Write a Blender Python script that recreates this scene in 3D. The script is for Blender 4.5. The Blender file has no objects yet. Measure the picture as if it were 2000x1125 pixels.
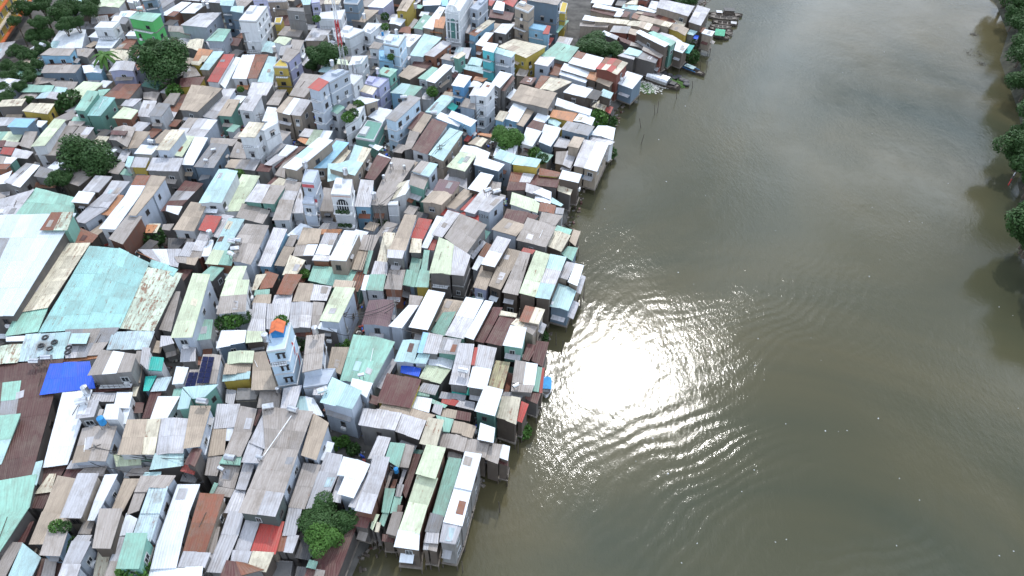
import bpy, bmesh, math, random
from mathutils import Vector, Matrix
from mathutils.geometry import intersect_point_line
R=math.radians
rnd=random.Random(7)
sc=bpy.context.scene
COL=sc.collection
# ---------------------------------------------------------------- camera
F=1400.0; CX,CY=1000.0,562.5; PITCH=44.0; H=100.0
cd=bpy.data.cameras.new('camera'); cam=bpy.data.objects.new('camera',cd); COL.objects.link(cam)
cd.sensor_width=36; cd.lens=F/2000*36; cd.clip_start=1; cd.clip_end=6000
cam.matrix_world=Matrix.Translation((0,0,H))@Matrix.Rotation(R(90-PITCH),4,'X')@Matrix.Rotation(R(.8),4,'Z')
sc.camera=cam
MW=cam.matrix_world.to_3x3(); MWI=MW.inverted()
def ray(px,py): return (MW@Vector(((px-CX)/F,-(py-CY)/F,-1))).normalized()
def at(px,py,z=0.0):
    d=ray(px,py); t=(z-H)/d.z
    return Vector((d.x*t,d.y*t,z))
def pix(p):
    q=MWI@(Vector(p)-Vector((0,0,H)))
    return (CX+F*q.x/-q.z, CY-F*q.y/-q.z)
assert pix((0,60,0))[0]<1000+200
# ---------------------------------------------------------------- light
g=ray(1195,735); SUN=Vector((g.x,g.y,-g.z)).normalized()
EL=math.asin(SUN.z); AZ=math.atan2(SUN.x,SUN.y)
w=bpy.data.worlds.new('World'); sc.world=w; w.use_nodes=True
nt=w.node_tree; N=nt.nodes; Lk=nt.links; N.clear()
def nd(t,**k):
    n=N.new(t)
    for a,b in k.items(): setattr(n,a,b)
    return n
sky=nd('ShaderNodeTexSky',sky_type='NISHITA',sun_disc=False,sun_elevation=EL,sun_rotation=AZ,altitude=10,air_density=1.0,dust_density=.6)
tc=nd('ShaderNodeTexCoord'); sx=nd('ShaderNodeSeparateXYZ'); Lk.new(tc.outputs['Generated'],sx.inputs[0])
mz=nd('ShaderNodeMath',operation='MAXIMUM'); mz.inputs[1].default_value=.08; Lk.new(sx.outputs[2],mz.inputs[0])
dx=nd('ShaderNodeMath',operation='DIVIDE'); dy=nd('ShaderNodeMath',operation='DIVIDE')
Lk.new(sx.outputs[0],dx.inputs[0]); Lk.new(mz.outputs[0],dx.inputs[1]); Lk.new(sx.outputs[1],dy.inputs[0]); Lk.new(mz.outputs[0],dy.inputs[1])
cx=nd('ShaderNodeCombineXYZ'); Lk.new(dx.outputs[0],cx.inputs[0]); Lk.new(dy.outputs[0],cx.inputs[1])
cn=nd('ShaderNodeTexNoise'); cn.inputs['Scale'].default_value=2.0; cn.inputs['Detail'].default_value=6; cn.inputs['Roughness'].default_value=.52; cn.inputs['Distortion'].default_value=.4
Lk.new(cx.outputs[0],cn.inputs['Vector'])
cr=nd('ShaderNodeMapRange'); cr.inputs['From Min'].default_value=.43; cr.inputs['From Max'].default_value=.58; cr.clamp=True; Lk.new(cn.outputs['Fac'],cr.inputs['Value'])
# clouds glow towards the sun (forward scattering)
dot=nd('ShaderNodeVectorMath',operation='DOT_PRODUCT'); dot.inputs[1].default_value=SUN; Lk.new(tc.outputs['Generated'],dot.inputs[0])
mx=nd('ShaderNodeMath',operation='MAXIMUM'); mx.inputs[1].default_value=0; Lk.new(dot.outputs['Value'],mx.inputs[0])
pw=nd('ShaderNodeMath',operation='POWER'); pw.inputs[1].default_value=70; Lk.new(mx.outputs[0],pw.inputs[0])
ma=nd('ShaderNodeMath',operation='MULTIPLY_ADD'); ma.inputs[1].default_value=3; Lk.new(pw.outputs[0],ma.inputs[0])
cn2=nd('ShaderNodeTexNoise'); cn2.inputs['Scale'].default_value=3.1; cn2.inputs['Detail'].default_value=5; Lk.new(cx.outputs[0],cn2.inputs['Vector'])
cv2=nd('ShaderNodeMapRange'); cv2.inputs['From Min'].default_value=.36; cv2.inputs['From Max'].default_value=.66; cv2.inputs['To Min'].default_value=9; cv2.inputs['To Max'].default_value=27; Lk.new(cn2.outputs['Fac'],cv2.inputs['Value']); Lk.new(cv2.outputs[0],ma.inputs[2])
cc=nd('ShaderNodeCombineColor')
for i in range(3):
    m=nd('ShaderNodeMath',operation='MULTIPLY'); m.inputs[1].default_value=(.89,.985,1.13)[i]; Lk.new(ma.outputs[0],m.inputs[0]); Lk.new(m.outputs[0],cc.inputs[i])
mixc=nd('ShaderNodeMix',data_type='RGBA'); Lk.new(cr.outputs[0],mixc.inputs[0]); Lk.new(sky.outputs[0],mixc.inputs[6]); Lk.new(cc.outputs[0],mixc.inputs[7])
bg=nd('ShaderNodeBackground'); bg.inputs[1].default_value=.15; Lk.new(mixc.outputs[2],bg.inputs[0])
wo=nd('ShaderNodeOutputWorld'); Lk.new(bg.outputs[0],wo.inputs[0])
sl=bpy.data.lights.new('sun','SUN'); sl.energy=2.1; sl.angle=R(1.2); sl.color=(1,.97,.93)
so=bpy.data.objects.new('sun',sl); COL.objects.link(so); so.rotation_euler=(-SUN).to_track_quat('-Z','Y').to_euler()
sc.view_settings.view_transform='Standard'; sc.view_settings.look='None'; sc.view_settings.gamma=1
sc.view_settings.use_curve_mapping=False; sc.view_settings.exposure=.0
# ---------------------------------------------------------------- materials
def mat(name):
    m=bpy.data.materials.new(name); m.use_nodes=True; nt=m.node_tree; nt.nodes.clear()
    o=nt.nodes.new('ShaderNodeOutputMaterial'); b=nt.nodes.new('ShaderNodeBsdfPrincipled'); nt.links.new(b.outputs[0],o.inputs[0])
    return m,nt,b
def node(nt,t,ins=None,**k):
    n=nt.nodes.new(t)
    for a,b in k.items(): setattr(n,a,b)
    for a,b in (ins or {}).items():
        if hasattr(b,'is_linked'): nt.links.new(b,n.inputs[a])
        else: n.inputs[a].default_value=b
    return n
def rgb(c): return (c[0],c[1],c[2],1)
def tin(name,c,rust=.62,rough=.5,metal=0.0,streak=.25,rc=(.19,.07,.03),grime=(.16,.13,.10),spec=.4):
    m,nt,b=mat(name)
    uv=node(nt,'ShaderNodeUVMap'); oi=node(nt,'ShaderNodeObjectInfo')
    off=node(nt,'ShaderNodeVectorMath',{0:uv.outputs[0]},operation='ADD')
    sc1=node(nt,'ShaderNodeMath',{0:oi.outputs['Random'],1:97.0},operation='MULTIPLY')
    nt.links.new(sc1.outputs[0],off.inputs[1])
    st=node(nt,'ShaderNodeMapping',{0:off.outputs[0],'Scale':(1.3,.16,1)})
    n1=node(nt,'ShaderNodeTexNoise',{'Vector':st.outputs[0],'Scale':1.6,'Detail':4,'Roughness':.65})
    geo=node(nt,'ShaderNodeNewGeometry')
    n2=node(nt,'ShaderNodeTexNoise',{'Vector':geo.outputs['Position'],'Scale':.28,'Detail':6,'Roughness':.7})
    n3=node(nt,'ShaderNodeTexNoise',{'Vector':off.outputs[0],'Scale':1.1,'Detail':5,'Roughness':.75})
    v=node(nt,'ShaderNodeMapRange',{'Value':oi.outputs['Random'],'To Min':1-.24*min(1,streak*3.4),'To Max':1.12})
    mu=node(nt,'ShaderNodeMix',{0:1.0,6:rgb(c)},data_type='RGBA',blend_type='MULTIPLY')
    cv=node(nt,'ShaderNodeCombineColor',{0:v.outputs[0],1:v.outputs[0],2:v.outputs[0]}); nt.links.new(cv.outputs[0],mu.inputs[7])
    f1=node(nt,'ShaderNodeMapRange',{'Value':n1.outputs['Fac'],'From Min':.42,'From Max':.70,'To Min':0,'To Max':min(.7,streak*1.25+.03)})
    m1=node(nt,'ShaderNodeMix',{0:f1.outputs[0],6:mu.outputs[2],7:rgb(grime)},data_type='RGBA')
    f2=node(nt,'ShaderNodeMapRange',{'Value':n2.outputs['Fac'],'From Min':.48,'From Max':.68,'To Min':0,'To Max':min(.7,streak*1.5+.03)})
    m2=node(nt,'ShaderNodeMix',{0:f2.outputs[0],6:m1.outputs[2],7:rgb(grime)},data_type='RGBA')
    av=node(nt,'ShaderNodeMath',{0:n3.outputs['Fac'],1:n1.outputs['Fac']},operation='ADD')
    f3=node(nt,'ShaderNodeMapRange',{'Value':av.outputs[0],'From Min':2*rust-.10,'From Max':2*rust+.05,'To Min':0,'To Max':.85})
    m3=node(nt,'ShaderNodeMix',{0:f3.outputs[0],6:m2.outputs[2],7:rgb(rc)},data_type='RGBA')
    nt.links.new(m3.outputs[2],b.inputs['Base Color'])
    rr=node(nt,'ShaderNodeMapRange',{'Value':n3.outputs['Fac'],'To Min':rough-.1,'To Max':rough+.15}); nt.links.new(rr.outputs[0],b.inputs['Roughness'])
    b.inputs['Metallic'].default_value=metal; b.inputs['Specular IOR Level'].default_value=spec
    wv=node(nt,'ShaderNodeTexWave',{'Vector':uv.outputs[0],'Scale':2.1,'Distortion':.3},wave_type='BANDS',bands_direction='X')
    bp=node(nt,'ShaderNodeBump',{'Height':wv.outputs['Fac'],'Strength':.25,'Distance':.03}); nt.links.new(bp.outputs[0],b.inputs['Normal'])
    return m
def wallm(name,c,stain=.4,rough=.8,sheet=False):
    m,nt,b=mat(name)
    geo=node(nt,'ShaderNodeNewGeometry'); oi=node(nt,'ShaderNodeObjectInfo')
    mp=node(nt,'ShaderNodeMapping',{0:geo.outputs['Position'],'Scale':(1.2,1.2,.18)})
    n1=node(nt,'ShaderNodeTexNoise',{'Vector':mp.outputs[0],'Scale':1.3,'Detail':5,'Roughness':.7})
    n2=node(nt,'ShaderNodeTexNoise',{'Vector':geo.outputs['Position'],'Scale':.5,'Detail':4})
    v=node(nt,'ShaderNodeMapRange',{'Value':oi.outputs['Random'],'To Min':.82,'To Max':1.1})
    cv=node(nt,'ShaderNodeCombineColor',{0:v.outputs[0],1:v.outputs[0],2:v.outputs[0]})
    mu=node(nt,'ShaderNodeMix',{0:1.0,6:rgb(c),7:cv.outputs[0]},data_type='RGBA',blend_type='MULTIPLY')
    f1=node(nt,'ShaderNodeMapRange',{'Value':n1.outputs['Fac'],'From Min':.45,'From Max':.75,'To Min':0,'To Max':stain})
    m1=node(nt,'ShaderNodeMix',{0:f1.outputs[0],6:mu.outputs[2],7:rgb((.09,.085,.075))},data_type='RGBA')
    f2=node(nt,'ShaderNodeMapRange',{'Value':n2.outputs['Fac'],'From Min':.5,'From Max':.8,'To Min':0,'To Max':stain*.8})
    m2=node(nt,'ShaderNodeMix',{0:f2.outputs[0],6:m1.outputs[2],7:rgb((.2,.17,.13))},data_type='RGBA')
    nt.links.new(m2.outputs[2],b.inputs['Base Color']); b.inputs['Roughness'].default_value=rough
    n3=node(nt,'ShaderNodeTexNoise',{'Vector':geo.outputs['Position'],'Scale':6,'Detail':3})
    bp=node(nt,'ShaderNodeBump',{'Height':n3.outputs['Fac'],'Strength':.3,'Distance':.03}); nt.links.new(bp.outputs[0],b.inputs['Normal'])
    return m
RC={ # code: (colour word, colour, rust threshold, metallic, streak)
'F':('bluish white',(.50,.57,.62),.8,0,.06),'a':('aqua',(.27,.50,.48),.63,0,.22),'W':('white',(.66,.70,.74),.74,0,.10),'L':('pale grey',(.46,.46,.485),.70,.15,.28),'G':('grey',(.26,.265,.28),.70,.1,.35),
'T':('warm grey',(.34,.305,.28),.68,0,.35),'B':('tan',(.40,.325,.25),.68,0,.30),'C':('cream',(.62,.57,.44),.60,0,.3),
'Y':('pale yellow-green',(.55,.62,.44),.63,0,.22),'M':('mint green',(.25,.46,.375),.66,0,.26),'A':('pale aqua',(.40,.58,.59),.68,0,.2),
'S':('light blue',(.26,.50,.66),.72,0,.15),'R':('red',(.38,.05,.04),.66,0,.25),'U':('rust brown',(.22,.075,.042),.55,0,.45),
'D':('dark maroon',(.095,.030,.028),.66,0,.3),'X':('charcoal',(.045,.047,.052),.75,0,.2),'O':('orange',(.50,.22,.10),.62,0,.3),
'V':('bright blue',(.012,.09,.58),.9,0,.12),'E':('teal',(.02,.40,.34),.8,0,.15),'P':('terracotta',(.45,.17,.09),.8,0,.2),
'H':('dark green',(.05,.16,.13),.72,0,.3),'Q':('purple brown',(.13,.075,.085),.75,0,.2),'J':('yellowed ribbed',(.46,.42,.24),.58,0,.5),
'N':('rust-stained aqua',(.52,.60,.48),.56,0,.45),'I':('weathered pale blue',(.42,.55,.60),.63,.05,.45),'Z':('dark brown',(.075,.03,.026),.70,0,.2),'K':('patched',(.3,.28,.25),.58,0,.5)}
ROOF={k:tin('tin_'+v[0].replace(' ','_').replace('-','_'),v[1],v[2],.5 if v[3]==0 else .45,v[3],v[4]) for k,v in RC.items()}
WC={'w':('white',(.62,.64,.66)),'l':('pale blue-grey',(.44,.49,.56)),'S':('sky blue',(.25,.46,.62)),'g':('grey',(.21,.205,.20)),'t':('tan',(.36,.30,.24)),
'y':('yellow',(.50,.37,.07)),'m':('green',(.16,.34,.28)),'n':('bright green',(.09,.42,.12)),'u':('rusty',(.16,.07,.045)),'d':('dark timber',(.11,.085,.068)),
'b':('steel blue',(.15,.21,.27)),'v':('lavender',(.42,.43,.60)),'q':('turquoise',(.10,.48,.52)),'x':('dark',(.11,.10,.095)),'O':('brick',(.28,.12,.07)),
'r':('red-brown',(.20,.065,.045)),'B':('blue',(.12,.30,.52)),'p':('pale sky blue',(.50,.64,.76)),'H':('dark green',(.05,.13,.11)),'M':('mint',(.28,.50,.42)),'E':('teal trimmed',(.07,.09,.085))}
WALL={k:wallm('wall_'+v[0].replace(' ','_').replace('-','_'),v[1],.55 if k in 'gtudxO' else .22) for k,v in WC.items()}
def plain(name,c,rough=.6,metal=0,spec=.5,noise=.25,scale=1.5):
    m,nt,b=mat(name)
    geo=node(nt,'ShaderNodeNewGeometry')
    n=node(nt,'ShaderNodeTexNoise',{'Vector':geo.outputs['Position'],'Scale':scale,'Detail':5})
    f=node(nt,'ShaderNodeMapRange',{'Value':n.outputs['Fac'],'From Min':.3,'From Max':.7,'To Min':1-noise,'To Max':1+noise})
    cv=node(nt,'ShaderNodeCombineColor',{0:f.outputs[0],1:f.outputs[0],2:f.outputs[0]})
    mu=node(nt,'ShaderNodeMix',{0:1.0,6:rgb(c),7:cv.outputs[0]},data_type='RGBA',blend_type='MULTIPLY')
    nt.links.new(mu.outputs[2],b.inputs['Base Color']); b.inputs['Roughness'].default_value=rough; b.inputs['Metallic'].default_value=metal
    b.inputs['Specular IOR Level'].default_value=spec
    return m
M_frame=plain('window_paint',(.45,.47,.48)); M_darkf=plain('dark_frame',(.07,.06,.055)); M_glass=plain('dark_glass',(.025,.03,.035),.12)
M_steel=plain('stainless',(.62,.63,.65),.28,.85); M_wood=plain('old_wood',(.085,.068,.055),.85); M_wood2=plain('grey_plank',(.19,.165,.14),.85)
M_conc=plain('concrete',(.20,.19,.18),.9); M_white=plain('white_paint',(.72,.73,.74),.5); M_black=plain('black_plastic',(.02,.02,.022),.5)
M_red=plain('red_paint',(.45,.03,.03)); M_blue=plain('blue_paint',(.02,.22,.50)); M_green=plain('green_tarp',(.01,.30,.16),.6); M_panel=plain('solar_cell',(.008,.010,.045),.15)
M_mud=plain('mud',(.042,.042,.028),.95,noise=.5,scale=.6); M_orange=plain('orange_tile',(.55,.13,.04)); M_dblue=plain('deep_blue_paint',(.02,.18,.42)); M_litter=plain('litter',(.55,.53,.48),.8,noise=.6,scale=3)
M_cream=plain('cream_plaster',(.60,.52,.42))
def leafm(name,c):
    m,nt,b=mat(name); geo=node(nt,'ShaderNodeNewGeometry')
    n=node(nt,'ShaderNodeTexNoise',{'Vector':geo.outputs['Position'],'Scale':2.2,'Detail':6,'Roughness':.7})
    f=node(nt,'ShaderNodeMix',{0:n.outputs['Fac'],6:rgb([x*.45 for x in c]),7:rgb([x*1.6 for x in c])},data_type='RGBA')
    nt.links.new(f.outputs[2],b.inputs['Base Color']); b.inputs['Roughness'].default_value=.6; b.inputs['Specular IOR Level'].default_value=.25
    return m
M_leaf=leafm('leaves_dark',(.034,.078,.020)); M_leaf2=leafm('leaves_fresh',(.055,.13,.022)); M_bark=plain('bark',(.10,.08,.06),.9)
# water
M_water,nt,b=mat('river_water')
geo=node(nt,'ShaderNodeNewGeometry')
nb=node(nt,'ShaderNodeTexNoise',{'Vector':geo.outputs['Position'],'Scale':.009,'Detail':6,'Distortion':1.2})
nbr=node(nt,'ShaderNodeMapRange',{'Value':nb.outputs['Fac'],'From Min':.35,'From Max':.65})
mb=node(nt,'ShaderNodeMix',{0:nbr.outputs[0],6:rgb((.046,.053,.034)),7:rgb((.112,.092,.046))},data_type='RGBA')
nt.links.new(mb.outputs[2],b.inputs['Base Color']); b.inputs['Roughness'].default_value=.10; b.inputs['IOR'].default_value=1.36
def wn(scale,vec=(1,1,1),rot=0,det=3,ro=.5):
    mp=node(nt,'ShaderNodeMapping',{0:geo.outputs['Position'],'Scale':vec,'Rotation':(0,0,R(rot))})
    return node(nt,'ShaderNodeTexNoise',{'Vector':mp.outputs[0],'Scale':scale,'Detail':det,'Roughness':ro})
rip=wn(1.5,(1,.55,1),25,5,.62); mid=wn(.35,(1,.45,1),-20,3); patch=wn(.045,(1,1,1),0,4,.6)
ph=node(nt,'ShaderNodeVectorMath',{0:geo.outputs['Position'],1:(-.58,.81,0)},operation='DOT_PRODUCT')
pn=wn(.03,(1,1,1),0,2); pq=node(nt,'ShaderNodeMath',{0:pn.outputs['Fac'],1:26.0,2:ph.outputs['Value']},operation='MULTIPLY_ADD')
pc=node(nt,'ShaderNodeCombineXYZ',{0:pq.outputs[0]})
sw=node(nt,'ShaderNodeTexWave',{'Vector':pc.outputs[0],'Scale':.13,'Distortion':5,'Detail':3,'Detail Scale':.9},wave_type='BANDS',bands_direction='X')
br=wn(.045,(1,1,1),0,3); bm=node(nt,'ShaderNodeMapRange',{'Value':br.outputs['Fac'],'From Min':.36,'From Max':.62,'To Min':.2,'To Max':1})
# swell fades with distance from the boat wake centre
ds=node(nt,'ShaderNodeVectorMath',{0:geo.outputs['Position'],1:tuple(at(1450,900,-1.5))},operation='DISTANCE')
fa=node(nt,'ShaderNodeMapRange',{'Value':ds.outputs['Value'],'From Min':10,'From Max':75,'To Min':1,'To Max':.08})
sm0=node(nt,'ShaderNodeMath',{0:sw.outputs['Fac'],1:fa.outputs[0]},operation='MULTIPLY'); sm=node(nt,'ShaderNodeMath',{0:sm0.outputs[0],1:bm.outputs[0]},operation='MULTIPLY')
pf=node(nt,'ShaderNodeMapRange',{'Value':patch.outputs['Fac'],'From Min':.35,'From Max':.65,'To Min':.25,'To Max':1.25})
a1=node(nt,'ShaderNodeMath',{0:rip.outputs['Fac'],1:.09},operation='MULTIPLY')
a2=node(nt,'ShaderNodeMath',{0:mid.outputs['Fac'],1:.075,2:a1.outputs[0]},operation='MULTIPLY_ADD')
a3=node(nt,'ShaderNodeMath',{0:a2.outputs[0],1:pf.outputs[0]},operation='MULTIPLY')
a4=node(nt,'ShaderNodeMath',{0:sm.outputs[0],1:.045,2:a3.outputs[0]},operation='MULTIPLY_ADD')
bp=node(nt,'ShaderNodeBump',{'Height':a4.outputs[0],'Strength':1.0,'Distance':.55}); nt.links.new(bp.outputs[0],b.inputs['Normal'])
# ---------------------------------------------------------------- helpers
def tag(o,label=None,cat=None,group=None,kind=None):
    if label: o['label']=label
    if cat: o['category']=cat
    if group: o['group']=group
    if kind: o['kind']=kind
    return o
def empty(name,loc,rz=0,parent=None):
    o=bpy.data.objects.new(name,None); COL.objects.link(o); o.location=loc; o.rotation_euler=(0,0,rz); o.empty_display_size=.5
    if parent: o.parent=parent
    return o
def mesh(name,verts,faces,m,parent=None,uv=None,smooth=False):
    me=bpy.data.meshes.new(name); me.from_pydata([tuple(v) for v in verts],[],faces)
    for x in (m if isinstance(m,(list,tuple)) else [m]): me.materials.append(x)
    if uv:
        ul=me.uv_layers.new(name='UVMap'); 
        for i,l in enumerate(me.loops): ul.data[i].uv=uv[l.vertex_index]
    if smooth: me.polygons.foreach_set('use_smooth',[True]*len(me.polygons))
    o=bpy.data.objects.new(name,me); COL.objects.link(o)
    if parent: o.parent=parent
    return o
def inst(name,src,parent,loc,rz=0,scale=(1,1,1)):
    o=bpy.data.objects.new(name,src.data if hasattr(src,'data') and not isinstance(src,bpy.types.Mesh) else src); COL.objects.link(o); o.parent=parent; o.location=loc; o.rotation_euler=(0,0,rz); o.scale=scale
    return o
class MB:
    def __init__(s): s.v=[]; s.f=[]
    def quadbox(s,b4,t4):
        n=len(s.v); s.v+= [tuple(p) for p in b4]+[tuple(p) for p in t4]
        s.f+=[(n+3,n+2,n+1,n),(n+4,n+5,n+6,n+7)]+[(n+i,n+(i+1)%4,n+4+(i+1)%4,n+4+i) for i in range(4)]
    def box(s,c,d,rz=0):
        a=[]; ca,sa=math.cos(rz),math.sin(rz)
        for z in (-1,1):
            for x,y in ((-1,-1),(1,-1),(1,1),(-1,1)):
                X,Y=x*d[0]/2,y*d[1]/2
                a.append((c[0]+X*ca-Y*sa,c[1]+X*sa+Y*ca,c[2]+z*d[2]/2))
        s.quadbox(a[:4],a[4:])
    def tube(s,p,q,r,r2=None,n=5):
        p,q=Vector(p),Vector(q); r2=r if r2 is None else r2; d=(q-p).normalized()
        a=d.orthogonal().normalized(); b=d.cross(a); k=len(s.v)
        for P,rr in ((p,r),(q,r2)):
            for i in range(n):
                t=2*math.pi*i/n; s.v.append(tuple(P+(a*math.cos(t)+b*math.sin(t))*rr))
        s.f+=[(k+i,k+(i+1)%n,k+n+(i+1)%n,k+n+i) for i in range(n)]
        s.f+=[tuple(k+i for i in reversed(range(n))),tuple(k+n+i for i in range(n))]
    def build(s,name,m,parent=None): return mesh(name,s.v,s.f,m,parent)
def area2(P): return abs(sum(P[i][0]*P[(i+1)%len(P)][1]-P[(i+1)%len(P)][0]*P[i][1] for i in range(len(P))))/2
def inside(x,y,P):
    c=False; n=len(P)
    for i in range(n):
        x1,y1=P[i]; x2,y2=P[(i+1)%n]
        if (y1>y)!=(y2>y) and x<(x2-x1)*(y-y1)/(y2-y1)+x1: c=not c
    return c
# ---------------------------------------------------------------- ground and river
WZ=-1.5
shore=[(1420,-60),(1345,10),(1325,50),(1285,95),(1240,130),(1222,170),(1190,205),(1172,255),(1140,320),(1105,375),(1090,430),(1085,500),(1062,560),(1040,620),(1025,690),(1000,760),(965,820),(930,880),(900,940),(860,1000),(800,1025),(715,1030),(680,1070),(655,1125),(600,1500)]
SH=[at(x,y,0) for x,y in shore]
def skirt(name,top,dropout,m):
    pass
def land(name,outline,edge,m):
    # outline: flat polygon (z=0); edge: the part of it along the water, which slopes down into it
    v=[tuple(p) for p in outline]; f=[tuple(range(len(v)))]
    k=len(v); low=[]
    for i,p in enumerate(edge):
        a=edge[max(0,i-1)]; c=edge[min(len(edge)-1,i+1)]; t=(c-a); n=Vector((-t.y,t.x,0)).normalized()*(1 if edge_side>0 else -1)
        low.append(p+n*3.2+Vector((0,0,-2.6)))
    v+= [tuple(p) for p in edge]+[tuple(p) for p in low]; n=len(edge)
    f+=[(k+i,k+i+1,k+n+i+1,k+n+i) for i in range(n-1)]
    o=mesh(name,v,f,m); tag(o,kind='structure'); return o
edge_side=1
M_ground=plain('alley_ground',(.095,.09,.082),.95,noise=.45,scale=.35)
land('ground',SH+[Vector((-60,-10,0)),Vector((-900,-10,0)),Vector((-900,2500,0)),Vector((150,2500,0))],SH,M_ground)
water=mesh('river',[(-200,-200,WZ),(900,-200,WZ),(900,2500,WZ),(-200,2500,WZ)],[(0,1,2,3)],M_water); tag(water,kind='structure')
bank=[(1890,-60),(1960,0),(1985,60),(1970,110),(2005,200),(2030,300),(2010,350),(2040,480),(2080,620),(2200,760)]
BK=[at(x,y,0) for x,y in bank]
edge_side=-1
land('river_bank',BK+[Vector((900,60,0)),Vector((900,2500,0)),Vector((260,2500,0))],BK,M_mud)
mesh('riverbed',[(-900,-300,-6),(1200,-300,-6),(1200,2600,-6),(-900,2600,-6)],[(0,1,2,3)],M_mud)['kind']='structure'
SHP=[(p.x,p.y) for p in SH]+[(-900,-300),(-900,2500),(150,2500)]
def onland(p): return inside(p.x,p.y,SHP)
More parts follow.
